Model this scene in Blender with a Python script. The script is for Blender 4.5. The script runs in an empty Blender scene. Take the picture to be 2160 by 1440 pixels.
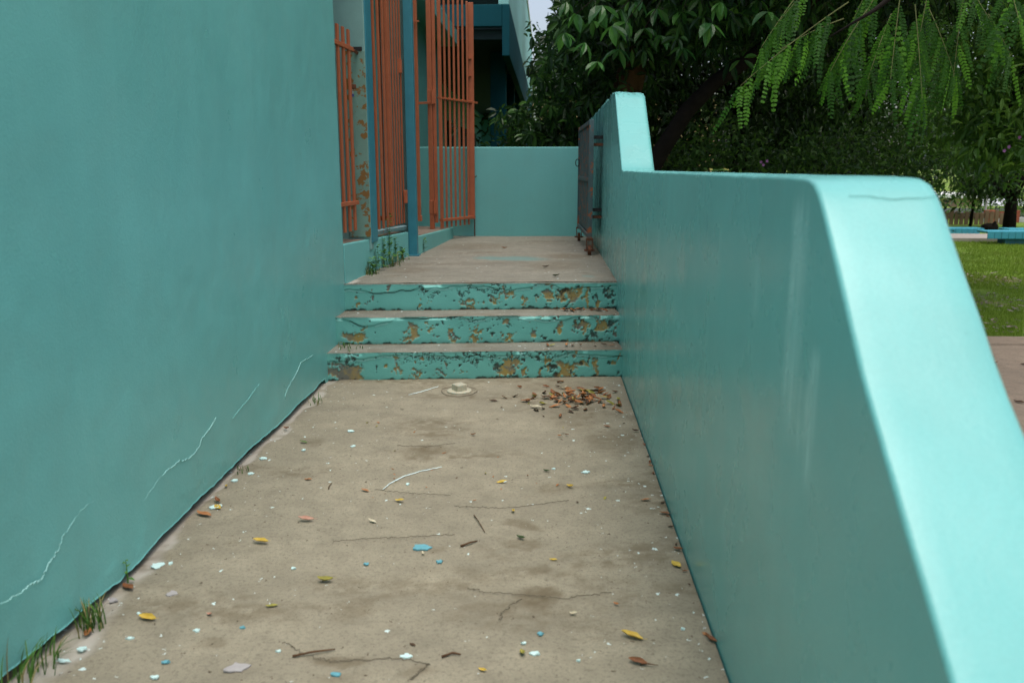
import bpy, bmesh, math, random
import numpy as np
from mathutils import Vector, Matrix

random.seed(7); rng = np.random.default_rng(7)
scene = bpy.context.scene
COL = scene.collection
rad = math.radians

# ------------------------------------------------------------------ camera
EYE = np.array([0.0, 0.0, 1.40]); FPX = 1750.0
_dx, _dy = (1155 - 1080) / FPX, (720 - 355) / FPX
_y = np.array([_dx, _dy, -1.0]); _y /= np.linalg.norm(_y)
_p = math.atan2(_dy, 1.0); _z = np.array([0, math.cos(_p), math.sin(_p)])
_x = np.cross(_y, _z); _x /= np.linalg.norm(_x); _z = np.cross(_x, _y)
RM = np.stack([_x, _y, _z], 1)                      # camera = RM @ world
cam = bpy.data.cameras.new('camera'); camo = bpy.data.objects.new('camera', cam); COL.objects.link(camo)
cam.sensor_width = 36.0; cam.lens = FPX / 2160 * 36; cam.clip_start = 0.05; cam.clip_end = 2000
m = Matrix([[*RM[0]], [*RM[1]], [*RM[2]]]).transposed().to_4x4(); m.translation = Vector(EYE); camo.matrix_world = m
cam.dof.use_dof = True; cam.dof.focus_distance = 5.3; cam.dof.aperture_fstop = 3.2
scene.camera = camo
# photograph pixel (2160 x 1440) -> point of the place, on a known plane
def ray(x, y): return RM.T @ np.array([(x - 1080) / FPX, (720 - y) / FPX, -1.0])
def atz(x, y, z): d = ray(x, y); return EYE + d * ((z - EYE[2]) / d[2])
def atX(x, y, X): d = ray(x, y); return EYE + d * (X / d[0])
def atY(x, y, Y): d = ray(x, y); return EYE + d * (Y / d[1])

# ------------------------------------------------------------------ world, sun, exposure
SUN_EL, SUN_AZ = 78.0, 150.0          # azimuth clockwise from +Y: behind the camera, almost straight
w = bpy.data.worlds.new('World'); scene.world = w; w.use_nodes = True
nt = w.node_tree; nt.nodes.clear()
sky = nt.nodes.new('ShaderNodeTexSky'); sky.sky_type = 'NISHITA'; sky.sun_disc = False
sky.sun_elevation = rad(SUN_EL); sky.sun_rotation = rad(SUN_AZ); sky.dust_density = 5.0; sky.air_density = 1.0; sky.altitude = 0
hs = nt.nodes.new('ShaderNodeHueSaturation'); hs.inputs['Saturation'].default_value = 0.72
bg = nt.nodes.new('ShaderNodeBackground'); bg.inputs['Strength'].default_value = 0.15
wo = nt.nodes.new('ShaderNodeOutputWorld')
nt.links.new(sky.outputs[0], hs.inputs['Color']); nt.links.new(hs.outputs[0], bg.inputs['Color']); nt.links.new(bg.outputs[0], wo.inputs['Surface'])
sl = bpy.data.lights.new('sun', 'SUN'); sl.energy = 0.50; sl.angle = rad(40); sl.color = (1.0, 0.97, 0.92)
so = bpy.data.objects.new('sun', sl); COL.objects.link(so)
_a, _e = rad(SUN_AZ), rad(SUN_EL)
sd = Vector((math.sin(_a) * math.cos(_e), math.cos(_a) * math.cos(_e), math.sin(_e)))
so.rotation_euler = sd.to_track_quat('Z', 'Y').to_euler()
vs = scene.view_settings; vs.view_transform = 'Standard'; vs.look = 'None'; vs.exposure = 0.66; vs.gamma = 1.0; vs.use_curve_mapping = False
scene.cycles.max_bounces = 10; scene.cycles.diffuse_bounces = 5; scene.cycles.transmission_bounces = 6; scene.cycles.transparent_max_bounces = 8

# ------------------------------------------------------------------ helpers: objects
def tag(o, label=None, cat=None, group=None, kind=None):
    for k, v in (('label', label), ('category', cat), ('group', group), ('kind', kind)):
        if v: o[k] = v
    return o
def empty(name, loc=(0, 0, 0), label=None, cat=None, group=None):
    o = bpy.data.objects.new(name, None); o.empty_display_size = 0.1; COL.objects.link(o); o.location = loc
    return tag(o, label, cat, group)
def link(name, me, parent=None, loc=None):
    o = bpy.data.objects.new(name, me); COL.objects.link(o)
    if parent is not None:
        o.parent = parent
        if loc is None:          # geometry given in world space
            p = parent; v = Vector((0, 0, 0))
            while p is not None: v += Vector(p.location); p = p.parent
            o.location = -v
    if loc is not None: o.location = loc
    return o
def np_mesh(name, V, F, mat=None, smooth=False, attrs=None):
    V = np.asarray(V, np.float32); F = np.asarray(F, np.int32); k = F.shape[1]; n = len(F)
    me = bpy.data.meshes.new(name); me.vertices.add(len(V)); me.vertices.foreach_set('co', V.ravel())
    me.loops.add(n * k); me.loops.foreach_set('vertex_index', F.ravel())
    me.polygons.add(n); me.polygons.foreach_set('loop_start', np.arange(0, n * k, k, dtype=np.int32))
    me.polygons.foreach_set('loop_total', np.full(n, k, np.int32))
    me.polygons.foreach_set('use_smooth', np.full(n, smooth))
    if attrs:
        for a, d in attrs.items():
            at = me.attributes.new(a, 'FLOAT', 'POINT'); at.data.foreach_set('value', np.asarray(d, np.float32).ravel())
    me.update(calc_edges=True); me.validate()
    if mat: me.materials.append(mat)
    return me
class MB:
    def __init__(s): s.v = []; s.f = []
    def add(s, vs_, fs): b = len(s.v); s.v += [tuple(map(float, v)) for v in vs_]; s.f += [tuple(i + b for i in f) for f in fs]; return s
    def box(s, a, b, R=None, c=None):
        (x0, y0, z0), (x1, y1, z1) = a, b
        V = [(x0, y0, z0), (x1, y0, z0), (x1, y1, z0), (x0, y1, z0), (x0, y0, z1), (x1, y0, z1), (x1, y1, z1), (x0, y1, z1)]
        if R is not None: V = [tuple(Vector(c) + R @ Vector(v)) for v in V]
        return s.add(V, [(0, 3, 2, 1), (4, 5, 6, 7), (0, 1, 5, 4), (1, 2, 6, 5), (2, 3, 7, 6), (3, 0, 4, 7)])
    def beam(s, p, q, w_, h_, up=(0, 0, 1)):
        p, q = Vector(p), Vector(q); d = (q - p); L = d.length; d.normalize(); up = Vector(up)
        if abs(d.dot(up)) > .98: up = Vector((0, 1, 0))
        sx = d.cross(up).normalized(); uz = sx.cross(d)
        V = []
        for b in (p, q):
            for i, j in ((-1, -1), (1, -1), (1, 1), (-1, 1)): V.append(b + sx * (i * w_ / 2) + uz * (j * h_ / 2))
        return s.add(V, [(0, 1, 2, 3), (7, 6, 5, 4), (0, 4, 5, 1), (1, 5, 6, 2), (2, 6, 7, 3), (3, 7, 4, 0)])
    def prism(s, poly, z0, z1):
        n = len(poly); V = [(x, y, z0) for x, y in poly] + [(x, y, z1) for x, y in poly]
        return s.add(V, [tuple(range(n - 1, -1, -1)), tuple(range(n, 2 * n))] + [(i, (i + 1) % n, n + (i + 1) % n, n + i) for i in range(n)])
    def tube(s, pts, rs, n=8, cap=True):
        pts = [Vector(p) for p in pts]
        if not hasattr(rs, '__len__'): rs = [rs] * len(pts)
        b = len(s.v); prev = None
        for i, p in enumerate(pts):
            d = (pts[min(i + 1, len(pts) - 1)] - pts[max(i - 1, 0)]).normalized()
            if prev is None: a = d.cross(Vector((0, 0, 1)) if abs(d.z) < .9 else Vector((1, 0, 0))).normalized()
            else: a = (prev - d * prev.dot(d)).normalized()
            prev = a; c = d.cross(a)
            for k in range(n):
                t = 2 * math.pi * k / n; s.v.append(tuple(p + (a * math.cos(t) + c * math.sin(t)) * rs[i]))
        for i in range(len(pts) - 1):
            for k in range(n):
                k2 = (k + 1) % n; s.f.append((b + i * n + k, b + i * n + k2, b + (i + 1) * n + k2, b + (i + 1) * n + k))
        if cap: s.f.append(tuple(b + k for k in range(n - 1, -1, -1))); e = b + (len(pts) - 1) * n; s.f.append(tuple(e + k for k in range(n)))
        return s
    def mesh(s, name, mat=None, bev=0, seg=2, smooth=False):
        me = bpy.data.meshes.new(name); me.from_pydata(s.v, [], s.f)
        if bev:
            bm = bmesh.new(); bm.from_mesh(me)
            bmesh.ops.recalc_face_normals(bm, faces=bm.faces)
            bmesh.ops.bevel(bm, geom=[e for e in bm.edges if e.is_manifold and e.calc_face_angle(0) > .4], offset=bev, segments=seg, affect='EDGES', profile=.5, clamp_overlap=True)
            bm.to_mesh(me); bm.free()
        if smooth: me.polygons.foreach_set('use_smooth', [True] * len(me.polygons))
        me.update()
        if mat: me.materials.append(mat)
        return me
    def build(s, name, mat, parent=None, bev=0, seg=2, smooth=False): return link(name, s.mesh(name, mat, bev, seg, smooth), parent)

# value noise
def vnoise(x, y, seed=0):
    xi = np.floor(x).astype(np.int64); yi = np.floor(y).astype(np.int64); fx = x - xi; fy = y - yi
    fx = fx * fx * (3 - 2 * fx); fy = fy * fy * (3 - 2 * fy)
    def h(a, b):
        n = (a * 374761393 + b * 668265263 + seed * 144665) & 0xffffffff
        n = ((n ^ (n >> 13)) * 1274126177) & 0xffffffff
        return ((n ^ (n >> 16)) & 0xffff) / 65535.0
    return (h(xi, yi) * (1 - fx) + h(xi + 1, yi) * fx) * (1 - fy) + (h(xi, yi + 1) * (1 - fx) + h(xi + 1, yi + 1) * fx) * fy
def fbm(x, y, oct=4, seed=0):
    s = 0; a = .5; t = 0
    for o in range(oct): s = s + a * vnoise(x * 2 ** o, y * 2 ** o, seed + o); t += a; a *= .5
    return s / t
def sstep(a, b, x): t = np.clip((x - a) / (b - a), 0, 1); return t * t * (3 - 2 * t)

# ------------------------------------------------------------------ helpers: materials
class Mat:
    def __init__(s, name, rough=.6, spec=.4):
        s.m = bpy.data.materials.new(name); s.m.use_nodes = True; s.t = s.m.node_tree; s.N = s.t.nodes; s.L = s.t.links
        s.b = s.N['Principled BSDF']; s.b.inputs['Roughness'].default_value = rough; s.b.inputs['Specular IOR Level'].default_value = spec
        s.tc = s.N.new('ShaderNodeTexCoord').outputs['Object']
    def noise(s, scale, detail=4, rough=.55, vec=None, dist=0.0, stretch=None):
        n = s.N.new('ShaderNodeTexNoise'); n.inputs['Scale'].default_value = scale; n.inputs['Detail'].default_value = detail
        n.inputs['Roughness'].default_value = rough; n.inputs['Distortion'].default_value = dist
        v = vec or s.tc
        if stretch:
            mp = s.N.new('ShaderNodeMapping'); mp.inputs['Scale'].default_value = stretch; s.L.new(v, mp.inputs[0]); v = mp.outputs[0]
        s.L.new(v, n.inputs['Vector']); return n.outputs['Fac']
    def ramp(s, f, stops, interp='LINEAR'):
        r = s.N.new('ShaderNodeValToRGB'); r.color_ramp.interpolation = interp; e = r.color_ramp.elements
        while len(e) < len(stops): e.new(.5)
        for i, (p, c) in enumerate(stops):
            e[i].position = p; e[i].color = (*c, 1) if hasattr(c, '__len__') else (c, c, c, 1)
        s.L.new(f, r.inputs[0]); return r.outputs[0]
    def mix(s, f, a, b, mode='MIX'):
        n = s.N.new('ShaderNodeMix'); n.data_type = 'RGBA'; n.blend_type = mode
        for i, v in ((0, f), (6, a), (7, b)):
            if hasattr(v, 'is_linked'): s.L.new(v, n.inputs[i])
            elif hasattr(v, '__len__'): n.inputs[i].default_value = (*v, 1)
            else: n.inputs[i].default_value = v
        return n.outputs[2]
    def math(s, op, a, b=0.0, c=0.0):
        n = s.N.new('ShaderNodeMath'); n.operation = op
        for i, v in enumerate((a, b, c)):
            if hasattr(v, 'is_linked'): s.L.new(v, n.inputs[i])
            else: n.inputs[i].default_value = v
        return n.outputs[0]
    def attr(s, a): n = s.N.new('ShaderNodeAttribute'); n.attribute_name = a; return n.outputs['Fac']
    def rnd(s): return s.N.new('ShaderNodeNewGeometry').outputs['Random Per Island']
    def objrnd(s): return s.N.new('ShaderNodeObjectInfo').outputs['Random']
    def bump(s, f, strength=.3, dist=.01, chain=None):
        n = s.N.new('ShaderNodeBump'); n.inputs['Strength'].default_value = strength; n.inputs['Distance'].default_value = dist
        s.L.new(f, n.inputs['Height'])
        if chain: s.L.new(chain, n.inputs['Normal'])
        return n.outputs[0]
    def col(s, c): (s.L.new(c, s.b.inputs['Base Color']) if hasattr(c, 'is_linked') else setattr(s.b.inputs['Base Color'], 'default_value', (*c, 1)))
    def rgh(s, c): s.L.new(c, s.b.inputs['Roughness'])
    def nrm(s, n): s.L.new(n, s.b.inputs['Normal'])
    def pos(s):
        g = s.N.new('ShaderNodeNewGeometry'); x = s.N.new('ShaderNodeSeparateXYZ'); s.L.new(g.outputs['Position'], x.inputs[0]); return x.outputs

TEAL = (0.162, 0.482, 0.456)
def paint_teal(name, base=TEAL, rough=.36, streaks=(), stip=.35, lump=.22, dirt=.12, chips=False):
    M = Mat(name, rough, .34)
    n1 = M.noise(.9, 3); n2 = M.noise(5, 5, .6)
    dk = tuple(c * .93 for c in base); lt = tuple(min(1, c * 1.05 + .008) for c in base)
    c = M.mix(M.ramp(n1, [(.3, 0), (.7, 1)]), dk, lt)
    c = M.mix(M.math('MULTIPLY', M.ramp(n2, [(.45, 0), (.8, 1)]), dirt), c, (.20, .27, .23))
    gr = M.noise(160, 3, .7); c = M.mix(M.math('MULTIPLY', M.ramp(gr, [(.40, 1), (.60, 0)]), .16), c, tuple(k * .70 for k in base))
    pit = M.noise(45, 3, .5); c = M.mix(M.math('MULTIPLY', M.ramp(pit, [(.74, 0), (.76, 1)]), .22), c, tuple(k * .6 for k in base))
    # wash streaks running down the paint
    st = M.noise(1, 4, .6, stretch=(9, 9, .55)); c = M.mix(M.math('MULTIPLY', M.ramp(st, [(.52, 0), (.72, 1)]), .08), c, tuple(min(1, k * 1.25 + .05) for k in base))
    if streaks:
        P = M.pos(); fine = M.noise(1, 5, .7, stretch=(90, 90, 5)); wob = M.noise(3.0, 3)
        for (y, z0, z1, wy, amt) in streaks:
            dy = M.math('ABSOLUTE', M.math('SUBTRACT', M.math('ADD', P[1], M.math('MULTIPLY', M.math('SUBTRACT', wob, .5), .10)), y))
            f = M.math('SUBTRACT', 1, M.math('SMOOTH_MIN', M.math('DIVIDE', dy, wy), 1.0, .3))
            g = M.N.new('ShaderNodeMapRange'); g.interpolation_type = 'SMOOTHSTEP'
            M.L.new(P[2], g.inputs[0]); g.inputs[1].default_value = z0; g.inputs[2].default_value = z0 + .3 * (z1 - z0)
            h = M.N.new('ShaderNodeMapRange'); h.interpolation_type = 'SMOOTHSTEP'
            M.L.new(P[2], h.inputs[0]); h.inputs[1].default_value = z1; h.inputs[2].default_value = z1 - .15 * (z1 - z0)
            f = M.math('MULTIPLY', M.math('MULTIPLY', f, g.outputs[0]), h.outputs[0])
            f = M.math('MULTIPLY', f, M.ramp(fine, [(.35, 0), (.62, 1)]))
            f = M.math('MULTIPLY', M.math('MAXIMUM', f, 0.0), amt)
            c = M.mix(f, c, (.42, .74, .70))
    if chips:
        v = M.noise(38, 5, .65); P = M.pos(); g = M.N.new('ShaderNodeMapRange'); M.L.new(P[2], g.inputs[0]); g.inputs[1].default_value = 1.88; g.inputs[2].default_value = 2.0; g.inputs[3].default_value = 0; g.inputs[4].default_value = .24
        c = M.mix(M.ramp(M.math('ADD', v, g.outputs[0]), [(.735, 0), (.76, 1)]), c, (.07, .17, .15))
    M.col(c)
    M.rgh(M.ramp(M.noise(3, 4), [(.3, rough - .07), (.7, rough + .12)]))
    b = M.bump(M.noise(2.2, 3), .10, .02); b = M.bump(M.noise(95, 4, .65), stip, .0034, b); b = M.bump(M.noise(26, 4), lump, .004, b)
    M.nrm(b); return M.m

def simple(name, c, rough=.6, spec=.35, var=.18, scale=8, bump=.15, metal=0, chip=None, chipat=.66):
    M = Mat(name, rough, spec); n = M.noise(scale, 5, .6)
    k = M.mix(M.ramp(n, [(.25, 0), (.75, 1)]), tuple(x * (1 - var) for x in c), tuple(min(1, x * (1 + var)) for x in c))
    if chip: k = M.mix(M.ramp(M.noise(scale * 2.2, 5, .65), [(chipat, 0), (chipat + .03, 1)]), k, chip)
    M.col(k); M.b.inputs['Metallic'].default_value = metal
    M.nrm(M.bump(M.noise(scale * 10, 4), bump, .003)); return M.m

def leaf_mat(name, dark, mid, light, trans=.35, rough=.42, spec=.4, by='island'):
    M = Mat(name, rough, spec); r = M.rnd() if by == 'island' else M.objrnd()
    c = M.ramp(r, [(0.0, dark), (.55, mid), (.9, light), (1.0, tuple(min(1, x * 1.35) for x in light))])
    c = M.mix(M.math('MULTIPLY', M.noise(1.2, 2), .35), c, dark)
    M.col(c)
    tr = M.N.new('ShaderNodeBsdfTranslucent'); M.L.new(M.mix(.5, c, light), tr.inputs['Color'])
    mx = M.N.new('ShaderNodeMixShader'); mx.inputs[0].default_value = trans
    M.L.new(M.b.outputs[0], mx.inputs[1]); M.L.new(tr.outputs[0], mx.inputs[2])
    M.L.new(mx.outputs[0], M.N['Material Output'].inputs['Surface']); return M.m

def concrete(name, base=(.335, .298, .215), speck=True):
    M = Mat(name, .82, .25)
    a = M.noise(1.6, 4, .6, stretch=(1, 2.2, 1)); b = M.noise(9, 5, .65); f = M.noise(70, 4, .7); g = M.noise(320, 2, .6)
    c = M.mix(M.ramp(a, [(.3, 0), (.72, 1)]), tuple(x * .80 for x in base), tuple(x * 1.10 for x in base))
    c = M.mix(M.math('MULTIPLY', M.ramp(b, [(.42, 0), (.68, 1)]), .60), c, tuple(x * .62 for x in base))
    c = M.mix(M.math('MULTIPLY', M.ramp(f, [(.50, 0), (.68, 1)]), .65), c, tuple(x * .45 for x in base))
    c = M.mix(M.math('MULTIPLY', M.ramp(g, [(.50, 0), (.62, 1)]), .45), c, tuple(x * .5 for x in base))
    c = M.mix(M.attr('pale'), c, (.45, .42, .36))
    c = M.mix(M.attr('stain'), c, (.135, .105, .062))
    c = M.mix(M.attr('teal'), c, (.13, .24, .22))
    if speck:
        for sc, th, colr in ((30, .974, (.62, .76, .74)), (70, .982, (.66, .76, .73)), (60, .93, (.07, .048, .03)), (110, .90, (.10, .075, .05))):
            v = M.N.new('ShaderNodeTexVoronoi'); v.inputs['Scale'].default_value = sc; v.inputs['Randomness'].default_value = 1
            dn = M.N.new('ShaderNodeTexNoise'); dn.inputs['Scale'].default_value = 85
            mp = M.N.new('ShaderNodeVectorMath'); mp.operation = 'MULTIPLY_ADD'; M.L.new(M.tc, dn.inputs['Vector'])
            M.L.new(dn.outputs['Color'], mp.inputs[0]); mp.inputs[1].default_value = (.030, .030, 0); M.L.new(M.tc, mp.inputs[2])
            M.L.new(mp.outputs[0], v.inputs['Vector'])
            sr = M.N.new('ShaderNodeSeparateColor'); M.L.new(v.outputs['Color'], sr.inputs[0])
            thr = M.math('SUBTRACT', th, M.math('MULTIPLY', M.attr('edge'), .16)) if sc in (30, 70) else th
            on = M.math('GREATER_THAN', sr.outputs[0], thr)
            rr = M.math('MULTIPLY', M.math('ADD', sr.outputs[1], .25), .22)
            near = M.math('LESS_THAN', v.outputs['Distance'], rr)
            c = M.mix(M.math('MULTIPLY', M.math('MULTIPLY', on, near), .9), c, colr)
    M.col(c)
    bb = M.bump(b, .30, .006); bb = M.bump(f, .5, .0025, bb); bb = M.bump(g, .35, .001, bb); M.nrm(bb)
    M.rgh(M.ramp(a, [(.3, .72), (.7, .9)])); return M.m

m_wallL = paint_teal('teal_gloss_paint', rough=.34)
_sy = lambda x: atX(x, 500, .52)[1]
m_wallR = paint_teal('teal_gloss_paint_streaked', rough=.25, lump=.05, stip=.16, chips=True, streaks=[
    (_sy(1690), .80, 1.37, .06, .95), (_sy(1676), .86, 1.36, .03, .9), (_sy(1735), .74, 1.08, .035, .95), (_sy(1600), 1.02, 1.20, .05, .35), (_sy(1388), .25, 1.2, .06, .4), (_sy(1352), .0, .9, .06, .5), (_sy(1712), .80, 1.0, .015, .6)])
m_wallF = paint_teal('teal_matt_paint', rough=.55)
m_core = simple('old_render', (.10, .085, .065), .95, .1, .4, 20, .6)
m_conc = concrete('worn_concrete'); m_conc2 = concrete('worn_concrete_landing', (.268, .256, .205))
m_orange = simple('orange_brown_enamel', (.385, .108, .044), .5, .4, .14, 14, .15, chip=(.20, .22, .20), chipat=.715)
m_blue = simple('petrol_blue_enamel', (.035, .205, .26), .45, .4, .12, 9, .12)
m_rustgreen = simple('rust_spotted_green_enamel', (.17, .30, .245), .6, .3, .15, 6, .3, chip=(.23, .12, .035), chipat=.51)
m_pale = simple('pale_teal_render', (.20, .36, .335), .7, .25, .10, 7, .3)
m_oldgate = simple('flaking_blue_grey_gate_paint', (.07, .115, .12), .7, .2, .25, 6, .35, chip=(.30, .10, .045), chipat=.56)
m_rust = simple('brown_rust', (.13, .055, .03), .9, .2, .4, 30, .5)
m_black = simple('black_iron', (.02, .02, .02), .6, .3)
m_steel = simple('brushed_steel', (.55, .55, .55), .3, .5, .1, 20, .05, metal=1)
m_padblue = simple('blue_plastic_band', (.04, .07, .25), .4, .4)
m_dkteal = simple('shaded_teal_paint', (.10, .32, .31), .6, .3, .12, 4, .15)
m_bblue = simple('building_blue_band_paint', (.010, .080, .098), .8, .1, .12, 4, .15)
m_blteal = simple('building_light_teal_paint', (.30, .62, .58), .6, .3, .10, 3, .15)
m_dark = simple('interior_shade_tone', (.03, .05, .05), .8, .2)  # near-black colour stands for the shade inside gallery and windows
m_cream = simple('cream_ochre_render', (.50, .36, .18), .8, .2)
m_white = simple('white_paint', (.72, .73, .70), .6, .3, .08)
m_pvc = simple('aged_cream_plastic', (.47, .43, .32), .5, .4, .2, 40, .2, chip=(.25, .52, .50), chipat=.60)

# ================================================================== SETTING
GZ = -0.35; LX, RX, RX2 = -1.465, .521, .756
rz = [0, .193, .387, .58]; UF = rz[3]
pl = [((690, 805), (692, 740)), ((712, 725), (712, 668)), ((730, 655), (735, 598))]
pr = [((1312, 795), (1310, 733)), ((1308, 720), (1304, 660)), ((1300, 650), (1298, 593))]
YL = [(atz(*a, rz[i])[1] + atz(*b, rz[i + 1])[1]) / 2 for i, (a, b) in enumerate(pl)]
YR = [(atz(*a, rz[i])[1] + atz(*b, rz[i + 1])[1]) / 2 for i, (a, b) in enumerate(pr)]
FW = float(atz(1100, 498, UF)[1])        # far wall
P_post = atz(871, 540, UF)               # blue post foot
P_end = atz(957, 502, UF)

# lawn, one sheet to the horizon
def lawn_sheet():
    xs = np.concatenate([np.linspace(-400, -10, 14), np.linspace(-6, 40, 60), np.linspace(50, 500, 14)])
    ys = np.concatenate([np.linspace(-300, -12, 12), np.linspace(-8, 60, 80), np.linspace(75, 900, 16)])
    X, Y = np.meshgrid(xs, ys, indexing='ij'); Z = np.full_like(X, GZ)
    Z = Z + (fbm(X * .25, Y * .25, 3, 5) - .5) * .10 * ((X > 2.5) & (Y > 9.5) & (Y < 60))
    ny = len(ys); i, j = np.meshgrid(np.arange(len(xs) - 1), np.arange(ny - 1), indexing='ij'); a = (i * ny + j).ravel()
    return np.stack([X, Y, Z], -1).reshape(-1, 3), np.stack([a, a + ny, a + ny + 1, a + 1], 1)
M = Mat('lawn', .9, .15)
n = M.noise(.55, 5, .6); n2 = M.noise(6, 4, .65); n3 = M.noise(60, 3)
c = M.mix(M.ramp(n2, [(.3, 0), (.75, 1)]), (.12, .22, .022), (.25, .37, .05))
c = M.mix(M.math('MULTIPLY', n3, .5), c, (.07, .13, .02))
c = M.mix(M.ramp(M.math('ADD', n, M.math('MULTIPLY', n2, .25)), [(.66, 0), (.74, 1)]), c, (.23, .18, .115))
M.col(c); M.nrm(M.bump(n3, .8, .03)); m_lawn = M.m
tag(link('ground', np_mesh('ground', *lawn_sheet(), m_lawn, True)), kind='structure')
# paved apron outside the ramp wall and the path across the lawn
m_pave = concrete('pavement_concrete', (.36, .28, .20), speck=True)
pave = MB().box((.70, -3, GZ - .15), (9, 8.28, GZ + .03)).build('pavement', m_pave, bev=.01); tag(pave, kind='structure')
kerb = MB().box((.70, 8.30, GZ - .15), (9, 8.66, GZ + .045)).build('kerb', m_pave, bev=.015); tag(kerb, kind='structure')
m_path = simple('path_concrete', (.34, .31, .27), .85, .2)
path = MB().prism([(6, 20.9), (30, 19.9), (30, 21.9), (6, 22.3)], GZ - .1, GZ + .085).build('path', m_path); tag(path, kind='structure')
road = MB().prism([(-60, 30.5), (120, 30.5), (120, 37), (-60, 37)], GZ - .1, GZ + .07).build('road', simple('asphalt', (.055, .055, .055), .9, .2)); tag(road, kind='structure')

# ramp floor: fine grid with stains
def floor_grid(x0, x1, yfun0, yfun1, z, step, stains, tealspots=(), seed=0, name='floor'):
    xs = np.arange(x0, x1 + step * .5, step); nt_ = 2
    u = np.linspace(0, 1, int((yfun1(0) - yfun0(0)) / step) + 1)
    X = np.repeat(xs[:, None], len(u), 1); Y = np.stack([yfun0(x) + (yfun1(x) - yfun0(x)) * u for x in xs])
    wx = X + (fbm(X * 7, Y * 7, 4, seed + 3) - .5) * .16; wy = Y + (fbm(X * 7, Y * 7, 4, seed + 9) - .5) * .16
    st = np.zeros_like(X)
    for (sx, sy, rx, ry, amt) in stains:
        d = np.hypot((wx - sx) / rx, (wy - sy) / ry); st = np.maximum(st, amt * (1 - sstep(.45, 1.1, d)) * (.15 + 1.2 * fbm(X * 26, Y * 34, 4, seed + 1)))
    broad = sstep(.50, .80, fbm(X * 1.7, Y * 4.6, 6, seed + 21)) * .72 * sstep(.25, .75, fbm(X * 26, Y * 34, 4, seed + 5)); st = np.clip(np.maximum(st, broad), 0, .95)
    dl = X - (LX + .005); dr = (RX - .0) - X; e = np.minimum(dl, dr)
    edge = np.exp(-np.clip(e, 0, 9) / .16)
    pw = np.interp(Y, [2.0, 2.5, 3.1, 5.3], [.13, .12, .035, .06]); pale = .95 * (1 - sstep(.6, 1.1, (dl + .02 + (fbm(X * 5, Y * 5, 4, seed + 31) - .5) * .14) / pw)) * np.clip(fbm(X * 16, Y * 16, 3, seed + 8) * 1.7, 0, 1)
    dirt = .65 * np.exp(-np.clip(dr, 0, 9) / .035) + .35 * np.exp(-np.clip(dl, 0, 9) / .02); st = np.clip(st + dirt * fbm(X * 15, Y * 15, 3, seed + 4), 0, .95)
    tl = np.zeros_like(X)
    for (sx, sy, rx, ry, amt) in tealspots: tl = np.maximum(tl, amt * (1 - sstep(.5, 1.1, np.hypot((wx - sx) / rx, (wy - sy) / ry))))
    Z = z + (fbm(X * 3, Y * 3, 4, seed + 2) - .5) * .010 - .006 * pale
    ny = len(u); i, j = np.meshgrid(np.arange(len(xs) - 1), np.arange(ny - 1), indexing='ij'); a = (i * ny + j).ravel()
    F = np.stack([a, a + ny, a + ny + 1, a + 1], 1)
    return np.stack([X, Y, Z], -1).reshape(-1, 3), F, dict(stain=st, edge=edge, pale=np.clip(pale, 0, 1), teal=tl)
def stain_px(x, y, rx, ry, amt, z=0.0):
    p = atz(x, y, z); q = atz(x + rx, y, z); r = atz(x, y - ry, z); return (p[0], p[1], abs(q[0] - p[0]), abs(r[1] - p[1]), amt)
ST = [stain_px(895, 950, 55, 16, .75), stain_px(1110, 1110, 60, 14, .7), stain_px(1090, 1150, 55, 12, .65), stain_px(1120, 1262, 75, 24, .9), stain_px(1030, 1280, 70, 18, .6),
      stain_px(760, 1290, 50, 22, .6), stain_px(720, 1390, 50, 14, .65), stain_px(1220, 870, 90, 40, .55), stain_px(1290, 930, 70, 30, .6), stain_px(900, 1160, 40, 10, .6),
      stain_px(660, 930, 40, 14, .5), stain_px(880, 1410, 45, 16, .55), stain_px(450, 1370, 50, 14, .45), stain_px(1180, 1030, 60, 10, .45), stain_px(1180, 815, 120, 14, .5)]
_f = lambda x: float(np.interp(x, [LX, RX], [YL[0], YR[0]])) + .03
V, F, A = floor_grid(LX - .14, RX - .0075, lambda x: 1.2, _f, 0.0, .0105, ST, seed=1)
floor = link('ramp_floor', np_mesh('ramp_floor', V, F, m_conc, True, A)); tag(floor, kind='structure')
near = MB().box((LX - .14, -2.5, -.2), (RX + .02, 1.2, 0.0)).build('near_ramp_floor', m_conc); tag(near, kind='structure')
base_f = MB().box((LX - .14, 1.2, -.3), (RX + .02, 5.3, -.045)).build('slab_edge', m_core, floor)
# landing
def _lx(y): return float(np.interp(y, [YL[2], P_post[1], P_end[1], FW], [LX, P_post[0], P_end[0], P_end[0] + .02]))
_g = lambda x: float(np.interp(x, [LX, RX], [YL[2], YR[2]])) + .022
ST2 = [stain_px(1000, 520, 90, 8, .5, UF), stain_px(1180, 560, 80, 12, .45, UF), stain_px(860, 570, 60, 8, .45, UF), stain_px(1200, 540, 60, 6, .6, UF)]
V, F, A = floor_grid(LX - .3, RX + .02, _g, lambda x: FW + .02, UF, .016, ST2, [stain_px(1075, 545, 85, 5, .75, UF), stain_px(1245, 583, 14, 3, .5, UF)], seed=40)
landing = link('landing_floor', np_mesh('landing_floor', V, F, m_conc2, True, A)); tag(landing, kind='structure')

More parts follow.
